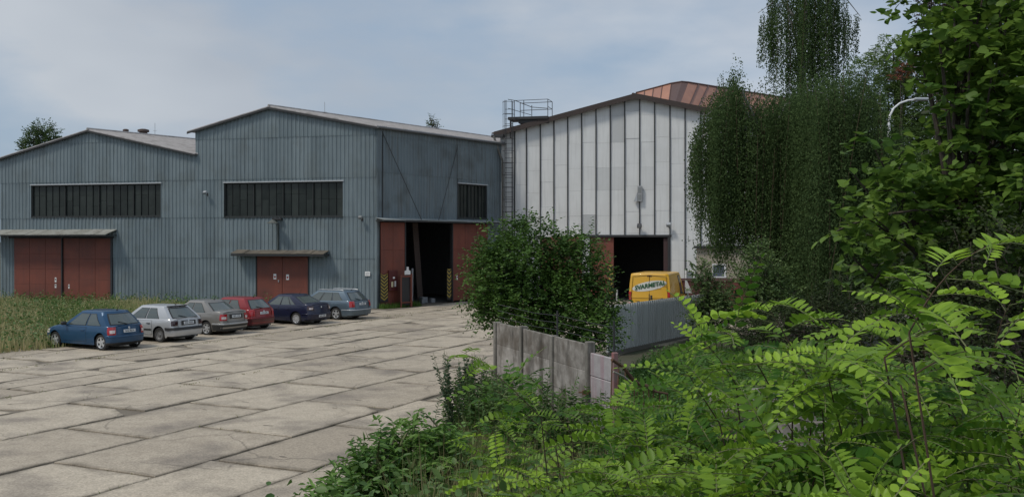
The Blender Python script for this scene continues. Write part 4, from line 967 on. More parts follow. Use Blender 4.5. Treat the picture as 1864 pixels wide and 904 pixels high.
    # tailgate seam
    def rear_pt(f, z, o=.006): q = warp(L_, f*ys(L_, z), z); q.x += o; return q
    if P.get('tailgate', True):
        zs0, zs1, fw = P.get('tg', (.58, belt, .72)); sm_ = MB()
        for f in (-fw, fw): sm_.tube([rear_pt(f, z, .002) for z in np.linspace(zs0, zs1, 5)], .006, 4)
        sm_.tube([rear_pt(f, zs0, .002) for f in np.linspace(-fw, fw, 7)], .006, 4); local('tailgate_seam', sm_, seam_m, root)
    # tail lights: curved patches on the rear corner
    for side in (-1, 1):
        z0, z1, fin, wrap, mt, mt2 = P['tail']; g = []; gi = []
        for i in range(6):
            z = lerp(z0, z1, i/5); row = []
            edge = .018*math.sin(math.pi*min(1, max(0, (i+.6)/6.2)))
            for j in range(6): q = warp(L_-wrap*(1-j/5), side*(ys(L_-wrap*(1-j/5), z)+.006+edge*.6), z); row.append(q)
            for j in range(1, 6):
                f = lerp(1, fin, j/5); q = warp(L_, side*f*ys(L_, z), z); q.x += .006+edge; row.append(q)
            g.append(row)
        t_ = MB(); t_.grid(g); tl = local('tail_light', t_, mt, root, smooth=True)
        if mt2:
            g2 = [[q+Vector((.006, side*.004, 0)) for q in r_[4:10]] for r_ in g[1:4]]; t2 = MB(); t2.grid(g2); local('clear_lens', t2, mt2, tl, smooth=True)
    # plate
    pz, pf = P.get('plate', (.72, 0)); a, b = rear_pt(0, pz-.05, .02), rear_pt(0, pz+.06, .02); tilt = math.atan2(b.x-a.x, .11)
    Mp = Matrix.Translation(rear_pt(pf, pz, .022)) @ Matrix.Rotation(tilt, 4, 'Y'); pb_ = MB(); pb_.box(-.012, .004, -.26, .26, -.055, .055, Mp, bev=.003)
    if P.get('plate_recess'): rc_ = MB(); rc_.box(-.02, -.002, -.36, .36, -.085, .095, Mp, bev=.01); local('plate_recess', rc_, under_m, root)
    po = local('number_plate', pb_, plate_m, root)
    Mt = Mp @ Matrix.Translation((.0045, 0, 0)) @ Matrix.Rotation(R(90), 4, 'Z') @ Matrix.Rotation(R(90), 4, 'X')
    text_mesh('plate_characters', P['reg'], .10, ink, po, Mt, bold=.001)
    if P.get('badge', True):
        bg_ = MB(); q = rear_pt(0, P.get('badge_z', belt-.07), .012); bg_.lathe([(.001, .012), (.035, .01), (.045, 0)], 'z', (0, 0, 0), 10, M=Matrix.Translation(q) @ Matrix.Rotation(R(80), 4, 'Y')); local('badge', bg_, alloy, root, smooth=True)
    # mirrors, headlights
    for side in (-1, 1):
        q = gpnt('L' if side < 0 else 'R', .04, .0, .02)
        mm_ = MB(); Mq = Matrix.Translation(q+Vector((.08, side*.12, .07))) @ Matrix.Rotation(side*.2, 4, 'Z'); mm_.box(-.06, .06, -.10, .09, -.065, .07, Mq, bev=.03); mm_.tube([q+Vector((.04, 0, .02)), q+Vector((.06, side*.06, .04))], .03, 6)
        local('wing_mirror', mm_, P.get('mirror', under_m), root, smooth=True)
        g = []
        for z in (P.get('hl', .62)-.07, P.get('hl', .62), P.get('hl', .62)+.07):
            g.append([warp(x, side*(ys(x, z)+.008), z) for x in np.linspace(.35, 0, 6)] + [warp(0, side*f*ys(0, z), z)-Vector((.012, 0, 0)) for f in (.9, .75, .6)])
        h_ = MB(); h_.grid(g); local('headlight', h_, lampwhite, root, smooth=True)
    if P.get('antenna', True):
        a = MB(); q = Vector((gr[1]-L_/2-.12, 0, H_)); a.tube([q, q+Vector((.12, 0, .22))], .008, 4); a.box(-.03, .03, -.02, .02, -.03, .02, Matrix.Translation(q)); local('aerial', a, under_m, root)
    if P.get('rails'):
        for side in (-1, 1):
            a = MB(); sd_ = 'L' if side < 0 else 'R'; a.tube([gpnt(sd_, u, 1.0, .03)+Vector((0, -side*.06, .02+.045*math.sin(math.pi*min(1, max(0, (u+.02)*6 if u < .15 else (1.02-u)*6))/2 if (u < .12 or u > .88) else math.pi/2))) for u in np.linspace(.04, .97, 12)], .016, 6); local('roof_rail', a, alloy, root, smooth=True)
    if P.get('spoiler'):
        sp = MB(); g = []
        for (dx, dz) in ((-.12, .0), (.06, .015), (.09, -.01), (.04, -.03), (-.10, -.02)): g.append([gpnt('B', u, 1, 0)+Vector((dx, 0, dz+.03)) for u in np.linspace(.1, .9, 9)])
        sp.grid(g); local('spoiler', sp, P['spoiler'], root, smooth=True)
    ex = MB(); ex.tube([Vector((L_/2-.35, Wd*.5, .2)), Vector((L_/2-.10, Wd*.5, .2))], .03, 8); local('exhaust', ex, galv, root)
    # wheels
    tw = P.get('tw', .19)
    for xc in (xf, xr):
        for side in (-1, 1):
            yo = side*(Wd-.035); yi = side*(Wd-.035-tw); c = (xc-L_/2, 0, wr_)
            t_ = MB(); k = wr_; t_.lathe([(k*.63, yo-side*.01), (k*.72, yo), (k*.93, yo-side*.005), (k, yo-side*.035), (k, yi+side*.03), (k*.93, yi), (k*.6, yi), (k*.6, yo-side*.05)], 'y', c, 32)
            wh = local('wheel', t_, tyre_m, root, smooth=True, angle=45)
            r_ = MB(); rim = P.get('rim', alloy)
            r_.lathe([(k*.655, yo-side*.006), (k*.655, yo+side*.003), (k*.60, yo-side*.004), (k*.58, yo-side*.03)], 'y', c, 32)
            ns = P.get('spokes', 5)
            if ns:
                for i in range(ns):
                    a = 2*math.pi*i/ns + P.get('sa', .3); ca, sa2 = math.cos(a), math.sin(a); w0, w1 = P.get('sw', (.045, .03))
                    pts_o = [(k*.08, w0), (k*.6, w1)]
                    A = [Vector((c[0]+ca*rr-sa2*ww, yo-side*(.006+.016*(1-rr/k)), c[2]+sa2*rr+ca*ww)) for rr, ww in ((k*.06, -w0), (k*.62, -w1), (k*.62, w1), (k*.06, w0))]
                    Bk = [q-Vector((0, side*.03, 0)) for q in A]; r_.quad(*A); r_.grid([A, Bk], close=True)
                r_.lathe([(k*.0, yo-side*.004), (k*.14, yo-side*.006), (k*.17, yo-side*.03)], 'y', c, 12)
            else:
                r_.lathe([(k*.0, yo-side*.002), (k*.14, yo-side*.004), (k*.2, yo-side*.03), (k*.42, yo-side*.035), (k*.5, yo-side*.02), (k*.59, yo-side*.03)], 'y', c, 24)
            local('rim', r_, rim, wh, smooth=True, angle=30)
            hb = MB(); hb.lathe([(0, yo-side*.06), (k*.6, yo-side*.065)], 'y', c, 20); local('brake_backing', hb, seam_m, wh)
    return root
def park(P, px, py, rz):
    """location of the car so that its rear left tyre stands at the pixel"""
    c = gp(px, py); off = Vector((P['wr']-P['L']/2, -(P['W']/2-.12), 0)); Rm = Matrix.Rotation(rz, 3, 'Z'); return c - Rm @ off
RZ = R(-27.5)
blue = paint('metallic_blue_paint', (.018, .068, .145)); silver = paint('silver_paint', (.50, .51, .52), metal=.4); beigeg = paint('beige_grey_paint', (.27, .255, .235), metal=.45)
redp = paint('dark_red_paint', (.25, .022, .025), metal=.15); navy = paint('navy_paint', (.012, .016, .045), metal=.25); steelb = paint('steel_blue_paint', (.12, .165, .205), metal=.45); yel = paint('yellow_paint', (.66, .37, .022), metal=0, rough=.4)
C1 = dict(L=3.77, W=1.64, H=1.42, belt=.88, wf=.70, wr=3.17, top=[(0, .60), (.15, .70), (.5, .80), (1.0, .86), (1.3, .88), (3.6, .90), (3.77, .86)], gb=(.95, 3.68, .76), gr=(1.75, 3.20, .58),
  side_windows=[(.10, .135, .50, .50), (.54, .54, .86, .76)], doors=[(1.20, 2.42)], tail=(.58, .86, .80, .12, lampred, lampwhite), plate=(.70, 0), reg='5A2 8614', paint=blue, bands=[(.50, .56, .02, blue, 'bumper_strip'), (.22, .30, .01, under_m, 'bumper_skirt')], R=.30, spokes=5, spoiler=None, sa=.5, sw=(.05, .035), bowr=.2, rbow=.14)
make_car('parked_car', 'blue three-door hatchback with silver five-spoke wheels, nearest car of the row', C1, park(C1, 187, 638, RZ), RZ)
C2 = dict(L=4.02, W=1.69, H=1.43, belt=.90, wf=.78, wr=3.25, top=[(0, .62), (.1, .74), (.5, .82), (1.15, .90), (3.8, .93), (4.02, .90)], gb=(1.10, 3.93, .77), gr=(1.85, 3.38, .60),
  side_windows=[(.10, .14, .44, .44), (.475, .475, .75, .72)], doors=[(1.20, 2.13), (2.15, 2.86)], tail=(.66, .86, .76, .06, lampdark, None), plate=(.76, 0), plate_recess=True, reg='3H7 4502', paint=silver, moulding=under_m, mould_z=.50, handle=under_m, bands=[(.49, .60, .025, under_m, 'bumper_strip')], R=.30, spokes=0, rim=steelrim, spoiler=under_m, bowr=.1, rbow=.07)
make_car('parked_car', 'silver-white boxy hatchback with dark tail lights and black bumper strip', C2, park(C2, 293, 623, RZ), RZ)
C3 = dict(L=4.22, W=1.65, H=1.45, belt=.90, wf=.80, wr=3.26, top=[(0, .62), (.12, .72), (.5, .82), (1.15, .92), (3.2, .95), (3.7, 1.02), (4.15, 1.0), (4.22, .96)], gb=(1.10, 3.80, .76), gr=(1.90, 3.05, .58),
  side_windows=[(.10, .155, .44, .46), (.475, .50, .80, .83)], doors=[(1.25, 2.20), (2.22, 2.95)], tail=(.64, .90, .74, .10, lampred, lampwhite), plate=(.80, 0), plate_recess=True, reg='4S9 1170', paint=beigeg, bands=[(.47, .53, .022, silver, 'bumper_strip'), (.22, .45, .012, under_m, 'bumper_skirt')], R=.30, spokes=6, rim=alloy, wiper=False, rear_prof=[(.2, .09), (.32, .015), (.5, 0), (.6, .03), (.9, .06), (1.05, .1)], bowr=.12)
make_car('parked_car', 'beige-grey notchback saloon between the silver hatchback and the red car', C3, park(C3, 378, 610, RZ), RZ)
C4 = dict(L=3.9, W=1.64, H=1.44, belt=.90, wf=.78, wr=3.22, top=[(0, .60), (.12, .72), (.5, .82), (1.05, .90), (3.7, .94), (3.9, .90)], gb=(1.0, 3.80, .76), gr=(1.75, 3.34, .58),
  side_windows=[(.10, .14, .45, .45), (.48, .48, .80, .74)], doors=[(1.15, 2.1), (2.12, 2.84)], tail=(.64, .90, .78, .08, lampred, None), plate=(.76, 0), reg='2T5 3396', paint=redp, bands=[(.24, .52, .02, paint('worn_red_bumper', (.10, .02, .024)), 'bumper_skirt'), (.53, .56, .02, redp, 'bumper_strip')], R=.29, spokes=0, rim=steelrim)
make_car('parked_car', 'dark red hatchback parked between the beige-grey saloon and the navy saloon', C4, park(C4, 441, 601, RZ), RZ)
C5 = dict(L=4.3, W=1.70, H=1.42, belt=.90, wf=.82, wr=3.40, top=[(0, .60), (.12, .70), (.5, .80), (1.2, .90), (3.4, .95), (3.85, 1.0), (4.25, .97), (4.3, .93)], gb=(1.15, 4.0, .77), gr=(1.95, 3.05, .58),
  side_windows=[(.10, .17, .40, .43), (.43, .46, .66, .72), (.68, .745, .80, .80)], doors=[(1.35, 2.35), (2.37, 3.06)], tail=(.70, .90, .76, .12, lampdark, lampwhite), plate=(.42, 0), reg='6B1 2745', paint=navy, bands=[(.50, .55, .02, navy, 'bumper_strip')], R=.30, spokes=9, sw=(.03, .035), wiper=False, bowr=.12)
make_car('parked_car', 'very dark navy saloon with silver hubcaps, second from the right in the row', C5, park(C5, 541, 591, RZ), RZ)
C6 = dict(L=4.57, W=1.77, H=1.47, belt=.93, wf=.90, wr=3.50, top=[(0, .62), (.12, .74), (.5, .84), (1.25, .93), (4.3, .98), (4.57, .93)], gb=(1.2, 4.45, .80), gr=(2.0, 3.95, .62),
  side_windows=[(.08, .12, .34, .34), (.36, .36, .61, .61), (.635, .635, .86, .80)], doors=[(1.45, 2.45), (2.47, 3.15)], tail=(.66, .95, .80, .12, lampred, None), plate=(.80, 0), reg='7E4 9083', paint=steelb, bands=[(.50, .545, .022, silver, 'bumper_strip'), (.24, .48, .012, steelb, 'bumper_skirt')], R=.32, spokes=5, sw=(.04, .04), rails=True, bowr=.12)
make_car('parked_car', 'steel-blue estate with roof rails, last in the row beside the hall corner', C6, park(C6, 613, 582, RZ), RZ)
CV = dict(L=4.96, W=2.05, H=2.42, belt=1.25, wf=.95, wr=3.80, sill=.28, top=[(0, .75), (.15, .95), (.6, 1.1), (1.0, 1.22), (1.3, 1.25), (4.96, 1.25)], gb=(.95, 4.99, .985), gr=(1.9, 4.93, .90), gz0=1.23, rear_window=False, bowr=.05, rbow=.04,
  rear_prof=[(.2, .05), (.32, .0), (.5, 0), (1.3, 0)], side_windows=[(.08, .11, .26, .26)], doors=[(1.3, 2.25), (2.35, 3.4)], tail=(.95, 1.24, .9, .03, lampred, lampwhite), plate=(.75, -.5), reg='4H8 6127', paint=yel, bands=[(.42, .55, .03, under_m, 'bumper_strip')], R=.34, spokes=0, rim=steelrim, rround=.12, rtaper=.05, tailgate=False, badge=False, antenna=False, round=.6)
van = make_car('van', 'yellow delivery van with green lettering seen from behind, parked by the black gateway', CV, (0, 0, 0), 0, None)
vr = R(90-20+180); van.rotation_euler = (0, 0, vr)
vc = gp(1182, 589); van.location = vc + Matrix.Rotation(vr, 3, 'Z') @ Vector((-CV['L']/2, 0, 0))
xr_ = 4.95-CV['L']/2
m = MB()
m.tube([Vector((xr_+.03, 0, .6)), Vector((xr_+.03, 0, 1.24)), Vector((xr_+.0, 0, 2.28))], .012, 4)
for sd_ in (-1, 1):
    m.tube([Vector((xr_+.03, sd_*.86, .6)), Vector((xr_+.02, sd_*.88, 1.24)), Vector((xr_-.01, sd_*.80, 2.26))], .010, 4)
m.tube([Vector((xr_-.01, -.8, 2.26)), Vector((xr_-.0, 0, 2.31)), Vector((xr_-.01, .8, 2.26))], .010, 4)
local('rear_door_seams', m, mat('brown_shadow_gap', (.12, .06, .01), rough=.7), van)
m = MB(); m.box(xr_+.02, xr_+.05, .05, .15, 1.16, 1.36, bev=.015); local('door_handle', m, under_m, van)
m = MB(); m.box(xr_-.02, xr_+.02, -.12, .12, 2.27, 2.31); local('brake_light', m, lampdark, van)
m = MB()
for sd_ in (-1, 1):
    for z0, z1 in ((1.26, 1.52),): m.box(xr_-.02, xr_+.035, sd_*.93-.06, sd_*.93+.06, z0, z1, bev=.012)
local('upper_tail_lamps', m, lampred, van)
m = MB(); m.box(xr_+.022, xr_+.04, -.75, .0, .86, .885); m.box(xr_+.022, xr_+.045, -.02, .02, .8, 1.42); m.box(xr_+.02, xr_+.05, -.05, .25, .70, .73); local('door_bar', m, under_m, van)
# white swoosh and lettering on the doors
def rear_surf(y, z, o=.012):
    t = (z-1.23)/(2.36-1.23); x = lerp(4.99, 4.93, t) - .05*(abs(y)/.93)**2; return Vector((x - CV['L']/2 + o, y, z))
# seen from behind, the right of the picture is the van's right side (+y)
el = []
for a in np.linspace(0, 2*math.pi, 33)[:-1]:
    ex_, ez_ = .84*math.cos(a), .215*math.sin(a); yy = ex_*.985 - ez_*.17; zz = 1.80 + ex_*.19 + ez_; el.append((yy, zz))
m = MB()
for (dy, dz, sc_) in ((0, 0, 1),):
    n_ = len(el)//2
    for i in range(n_):
        a, b = el[i], el[i+1]; c, d = el[(-i-1) % 32], el[(-i) % 32]
        for k in range(1): m.quad(rear_surf(*a), rear_surf(*b), rear_surf(*c), rear_surf(*d))
local('white_swoosh', m, mat('white_vinyl', (.62, .62, .58), rough=.5), van)
Mt = Matrix.Translation(rear_surf(0.02, 1.80, .022)) @ Matrix.Rotation(R(-11), 4, 'X') @ Matrix.Rotation(R(3), 4, 'Y') @ Matrix.Rotation(R(90), 4, 'Z') @ Matrix.Rotation(R(90), 4, 'X')
Mt = Matrix.Translation(rear_surf(0.02, 1.82, .034)) @ Matrix.Rotation(R(11), 4, 'X') @ Matrix.Rotation(R(90), 4, 'Z') @ Matrix.Rotation(R(90), 4, 'X')
text_mesh('lettering', 'SVARMETAL', .28, green_ink, van, Mt, shear=.25, bold=.010)
Mt2 = Matrix.Translation(rear_surf(0.40, 1.74, .046)) @ Matrix.Rotation(R(11), 4, 'X') @ Matrix.Rotation(R(90), 4, 'Z') @ Matrix.Rotation(R(90), 4, 'X')
text_mesh('small_lettering', 's.r.o.', .15, paper, van, Mt2, shear=.3, bold=.004)
# ------------------------------------------------------------ plants
def norm(a): return a/np.maximum(1e-9, np.linalg.norm(a, axis=-1, keepdims=True))
T_RH = (np.array([(0, 0, 0), (.42, .28, .05), (1, 0, -.04), (.42, -.28, .05)]), [(0, 1, 2, 3)])
T_OV = (np.array([(0, 0, 0), (.22, .24, .05), (.55, .29, .05), (.85, .14, 0), (1, 0, -.06), (.85, -.14, 0), (.55, -.29, .05), (.22, -.24, .05)]), [(0, 1, 2, 3, 4), (0, 4, 5, 6, 7)])
T_LI = (np.array([(.06, 0, 0), (-.03, .2, .03), (.12, .42, .03), (.42, .47, .0), (.75, .25, -.04), (1, 0, -.16), (.75, -.25, -.04), (.42, -.47, .0), (.12, -.42, .03), (-.03, -.2, .03)]), [(0, 1, 2, 3, 4, 5), (0, 5, 6, 7, 8, 9)])
T_PT = (np.array([(0, 0, 0), (.3, .17, .05), (.65, .14, 0), (1, 0, -.16), (.65, -.14, 0), (.3, -.17, .05)]), [(0, 1, 2, 3), (0, 3, 4, 5)])
T_BI = (np.array([(0, 0, 0), (.3, .35, 0), (1, 0, 0), (.3, -.35, 0)]), [(0, 1, 2, 3)])
def place_leaves(pos, dirs, nrm, size, tmpl):
    """leaf template instanced at pos with long axis dirs and face normal nrm"""
    tv, tf = tmpl; d = norm(dirs); b = norm(np.cross(nrm, d)); n = np.cross(d, b); n_ = len(pos); k = len(tv)
    V_ = pos[:, None, :] + size[:, None, None]*(tv[None, :, 0:1]*d[:, None, :] + tv[None, :, 1:2]*b[:, None, :] + tv[None, :, 2:3]*n[:, None, :])
    return V_.reshape(-1, 3), k, tf
def leaf_mesh(name, sets, mt, parent, kind=None):
    """sets: list of (verts, k, faces, tones per leaf); one mesh"""
    vs, loops, starts, tones, base, ls = [], [], [], [], 0, 0
    for (V_, k, tf, tn) in sets:
        n_ = len(V_)//k; off = base + np.arange(n_)*k
        for f in tf:
            fa_ = np.array(f)[None, :] + off[:, None]; loops.append(fa_.ravel()); starts.append(ls + np.arange(n_)*len(f)); ls += n_*len(f); tones.append(tn)
        vs.append(V_); base += len(V_)
    V_ = np.concatenate(vs); lo = np.concatenate(loops); stt = np.concatenate(starts); tn = np.concatenate(tones)
    if parent is not None and parent.name in XF:
        Mi = np.array(XF[parent.name].inverted()); V_ = V_ @ Mi[:3, :3].T + Mi[:3, 3]
    me = bpy.data.meshes.new(name); me.vertices.add(len(V_)); me.vertices.foreach_set('co', V_.astype(np.float32).ravel())
    me.loops.add(len(lo)); me.loops.foreach_set('vertex_index', lo.astype(np.int32)); me.polygons.add(len(stt)); me.polygons.foreach_set('loop_start', stt.astype(np.int32))
    me.update(calc_edges=True); me.validate()
    if len(me.polygons) == len(tn):
        a = me.attributes.new('tone', 'FLOAT', 'FACE'); a.data.foreach_set('value', tn.astype(np.float32))
    me.materials.append(mt); o = bpy.data.objects.new(name, me); o.parent = parent; COL.objects.link(o)
    if kind: o['kind'] = kind
    if parent is None: XF[o.name] = Matrix()
    return o
def shoots(starts, dirs, length, nl, size, droop, spread, tmpl, tone_base, up=.8, tone_var=.35):
    """leaves alternate along curved shoots"""
    n_ = len(starts); t = (np.arange(nl)+.5)/nl; t = np.broadcast_to(t, (n_, nl)) + rng.uniform(-.4/nl, .4/nl, (n_, nl))
    L_ = length[:, None]*t; d = norm(dirs)
    p = starts[:, None, :] + d[:, None, :]*L_[..., None]; p = p + np.array([0, 0, -1.0])*(droop*(L_**2))[..., None]
    side = norm(np.cross(d, np.array([0, 0, 1.0]) + rng.normal(0, .1, (n_, 3)))); alt = np.where(np.arange(nl) % 2 == 0, 1, -1)[None, :, None]
    ld = norm(side[:, None, :]*alt + d[:, None, :]*.6 + rng.normal(0, .35, (n_, nl, 3)) + np.array([0, 0, -.25]))
    nr = norm(rng.normal(0, spread, (n_, nl, 3)) + np.array([0, 0, up])); sz_ = size*rng.uniform(.65, 1.2, (n_, nl))*(1-.25*t)
    tn = np.clip(tone_base[:, None] + rng.normal(0, tone_var*.5, (n_, nl)), 0, 1.2)
    V_, k, tf = place_leaves(p.reshape(-1, 3), ld.reshape(-1, 3), nr.reshape(-1, 3), sz_.ravel(), tmpl); return V_, k, tf, tn.ravel()
def blob_points(blobs, n_, lo=.35):
    vol = np.array([b[3]*b[4]*b[5] for b in blobs])**.8; ch = rng.choice(len(blobs), n_, p=vol/vol.sum()); B = np.array(blobs)
    d = norm(rng.normal(0, 1, (n_, 3))); r = rng.uniform(lo, 1, n_)**.6
    r = r*(1 + .10*np.sin(d[:, 0]*7+B[ch, 0]*3) + .09*np.sin(d[:, 2]*9+B[ch, 1]*5) + .07*np.sin(d[:, 1]*11))
    return B[ch, :3] + d*r[:, None]*B[ch, 3:6], d
def crown_tree(nm, label, cat, base, blobs, n_sh, nl, size, mt, tmpl=T_RH, length=.5, droop=.25, trunk_r=.15, group=None, bark_m=None, limbs=10, lo=.35, up=.8, spread=.5, multi=1, outbias=.6, gap=None):
    base = Vector(base); root = thing(nm, label, cat, base, 0, group)
    P, d = blob_points(blobs, n_sh, lo)
    if gap:      # an opening left between two boughs: (centre, radius)
        g_ = np.array(gap[0]); vw = g_-np.array([0, 0, CAMZ]); vw /= np.linalg.norm(vw); rel = P-np.array([0, 0, CAMZ]); keep = np.linalg.norm(rel-(rel@vw)[:, None]*vw, axis=1) > gap[1]; P, d = P[keep], d[keep]; n_sh = len(P)
    dirs = norm(d*outbias + np.array([0, 0, .45]) + rng.normal(0, .35, (n_sh, 3)))
    Ls = rng.uniform(.5, 1.3, n_sh)*length; tb = np.clip(rng.beta(2, 2, n_sh)*.75 + .22*(np.sin(P[:, 0]*4.1/max(.4, length)*.5+P[:, 2]*2.3/max(.4, length))+.5), 0, 1.1)
    leaf_mesh('crown', [shoots(P, dirs, Ls, nl, size, droop, spread, tmpl, tb, up)], mt, root)
    m = MB(); B = np.array(blobs); mid = Vector(B[:, :3].mean(0)); bm = bark_m or bark
    for q in range(multi):
        b0 = base + Vector((random.uniform(-.12, .12)*(multi > 1)*2, random.uniform(-.12, .12)*(multi > 1), -.15)); tgt = mid + Vector((random.uniform(-.6, .6), random.uniform(-.4, .4), 0))*(multi > 1)
        pts = [b0.lerp(tgt, t) + Vector((math.sin(t*5+q)*.06, math.cos(t*4+q)*.06, 0))*(tgt-b0).length*.12 for t in np.linspace(0, 1, 7)]
        m.tube(pts, [trunk_r*(1-.6*t) for t in np.linspace(0, 1, 7)], 8)
    for i in range(limbs):
        b_ = B[i % len(B)]; t = random.uniform(.35, .95); s0_ = base.lerp(mid, t); e_ = Vector(b_[:3]) + Vector([random.uniform(-.75, .75)*b_[3+k] for k in range(3)])
        mid_ = s0_.lerp(e_, .5) + Vector((0, 0, random.uniform(0, .1)*(e_-s0_).length)); m.tube([s0_, mid_, e_], [trunk_r*.45, trunk_r*.3, trunk_r*.08], 6)
    idx = rng.choice(n_sh, min(n_sh, 160), replace=False)
    for i in idx:
        a = Vector(P[i]); m.tube([a - Vector(dirs[i])*Ls[i]*.7, a, a + Vector(dirs[i])*Ls[i]*.8 - Vector((0, 0, droop*(Ls[i]*.8)**2))], [.012*size*10, .009*size*10, .003], 4, cap=False)
    m.build('trunk', bm, root, smooth=True); return root
def blob(px, py, D, rx, ry, rz):
    """crown lobe centred behind a picture point; radii in metres"""
    p = at(px, py, D); return (p.x, p.y, p.z, rx, ry, rz)
# distant trees
crown_tree('broadleaf_tree', 'round-crowned green tree rising behind the roof of the low warehouse at far left', 'tree', gp(76, 512), [blob(76, 262, 92, 1.9, 1.8, 1.5), blob(62, 275, 92, 1.4, 1.3, 1.3), blob(94, 272, 92, 1.3, 1.3, 1.1), blob(78, 238, 92, 1.1, 1.0, .8), blob(70, 300, 92, 2.0, 1.6, 1.4)], 900, 12, .24, lf_far, length=.7, trunk_r=.25)
crown_tree('young_tree', 'thin twiggy treetop peeking over the tall warehouse roof', 'tree', at(787, 437, 92), [blob(788, 222, 92, .35, .35, .5), blob(781, 230, 92, .3, .3, .3), blob(794, 230, 92, .3, .3, .35)], 40, 6, .2, lf_far, length=.6, trunk_r=.08, limbs=4)
# far belt behind the weeping trees
crown_tree('willow_tree', 'light green feathery willow behind the lamp arm, top right', 'tree', gp(1625, 520), [blob(1600, 140, 62, 2.1, 1.8, 1.6), blob(1650, 110, 62, 2.2, 1.8, 1.7), blob(1625, 200, 62, 3.0, 2.0, 2.4), blob(1690, 160, 62, 2.4, 2, 2.4), blob(1600, 260, 62, 3, 2, 2.6), blob(1670, 290, 62, 3, 2, 2.8)], 3800, 14, .20, lf_willow, tmpl=T_PT, length=1.0, droop=.55, trunk_r=.35, up=.5)
p = at(1640, 128, 60); crown_tree('sumac_tree', 'sprig of red-leaved tree glowing among the willow foliage', 'tree', Vector((p.x, p.y, 0)), [blob(1636, 130, 59, .55, .4, .35), blob(1648, 126, 59, .45, .4, .3), blob(1640, 140, 59, .4, .4, .3)], 46, 10, .16, lf_redl, tmpl=T_PT, length=.5, trunk_r=.05, limbs=3)
for (px, yt, D, lb) in ((1560, 330, 66, 'dark round tree behind the weeping birches, left of the lamp pole'), (1700, 260, 70, 'dark tall tree behind the large-leaved tree'), (1830, 240, 66, 'dark tree at the far right behind the large-leaved tree'), (1480, 350, 70, 'dark tree directly behind the broad weeping birch')):
    b = [blob(px+random.uniform(-30, 30), yt+k*55, D+random.uniform(-1, 1), 3.0, 2.2, 2.6) for k in range(5)]
    crown_tree('background_tree', lb, 'tree', at(px, HOR+7000/D, D), b, 1500, 10, .34, lf_dark, length=1.0, trunk_r=.3, group='dark trees behind the birches')
crown_tree('plum_tree', 'dark purple-leaved treetop at the top right edge above the large-leaved tree', 'tree', gp(1700, 720), [blob(1712, 10, 24, .55, .5, .6), blob(1740, -20, 24, .9, .6, .8), blob(1700, 30, 24, .35, .4, .35), blob(1770, 40, 24, .9, .6, .8)], 420, 10, .10, lf_plum, length=.35, trunk_r=.12)
# weeping birches: hanging strands
def weeper(nm, label, base, tops, strand_n, leaf, D, mt, limbs, trunk_pts, tr, group, mul=1.3, wob=.04, per_tress=9, swy=.28, ynz=15):
    """tops: list of (px0, px1, y_top0, y_top1, y_bot_min, y_bot_max, depth spread, weight)"""
    root = thing(nm, label, 'tree', base, 0, group); w = np.array([t[7] for t in tops], float); w /= w.sum(); sets = []; tw = MB()
    for ti, t in enumerate(tops):
        n_ = int(strand_n*w[ti]); f = rng.uniform(0, 1, n_)
        # strands gather in tresses
        nt_ = max(2, int(n_/per_tress)); tress = rng.uniform(0, 1, nt_); f = np.clip(tress[rng.integers(0, nt_, n_)] + rng.normal(0, .012, n_), 0, 1)
        px = t[0] + (t[1]-t[0])*f; ytop = t[2] + (t[3]-t[2])*f + rng.normal(0, ynz, n_); ytop += np.abs(rng.normal(0, (t[4]-t[2])*.22, n_))
        key = (np.sin(f*40+ti)+np.sin(f*91+2*ti))*.25+.5; yb = t[4] + (t[5]-t[4])*np.clip(key + rng.normal(0, .22, n_), 0, 1)
        yb = np.maximum(yb, ytop+25); Dd = D + rng.uniform(-t[6], t[6], n_)
        x0 = (px-932)/FPX*D; z0 = CAMZ-(ytop-HOR)*D/FPX; z1 = CAMZ-(yb-HOR)*D/FPX; ln = z0-z1
        dens = 1/leaf*.95; k = np.maximum(5, (ln*dens*mul).astype(int)); tot = int(k.sum()); own = np.repeat(np.arange(n_), k)
        u = rng.uniform(0, 1, tot); sway = rng.normal(0, swy, n_); sw2 = rng.normal(0, .10, n_); ph = rng.uniform(0, 6, n_)
        X = x0[own] + sway[own]*u*ln[own]*.3 + .05*np.sin(u*5+ph[own]) + rng.normal(0, wob, tot); Y = Dd[own] + sw2[own]*u*ln[own]*.3 + rng.normal(0, .04, tot); Z = z0[own]-u*ln[own]
        pos = np.stack([X, Y, Z], 1); dr = norm(rng.normal(0, .45, (tot, 3))+np.array([0, 0, -1.0])); nr = norm(rng.normal(0, 1, (tot, 3)))
        tnb = np.clip(rng.beta(2, 2.5, n_)*.6 + rng.beta(1.5, 1.8, nt_)[rng.integers(0, nt_, n_)]*.5, 0, 1); tn = np.clip(tnb[own]+rng.normal(0, .15, tot), 0, 1.1)
        V_, kk, tf = place_leaves(pos, dr, nr, leaf*rng.uniform(.6, 1.2, tot), T_BI); sets.append((V_, kk, tf, tn))
        for i in range(0, n_, 26): tw.tube([(x0[i], Dd[i], z0[i]), (x0[i]+sway[i]*ln[i]*.15, Dd[i]+sw2[i]*ln[i]*.15, z0[i]-ln[i]*.5), (x0[i]+sway[i]*ln[i]*.3, Dd[i]+sw2[i]*ln[i]*.3, z1[i]+.1)], .008, 3, cap=False)
    leaf_mesh('crown', sets, mt, root)
    m = MB(); m.tube(trunk_pts, [tr*(1-.75*i/(len(trunk_pts)-1)) for i in range(len(trunk_pts))], 9)
    for (a, b, c) in limbs: m.tube([a, b, c], [tr*.35, tr*.22, tr*.06], 6)
    m.build('trunk', bark_birch, root, smooth=True); tw.build('hanging_twigs', brown_stem, root); return root
D1 = 44
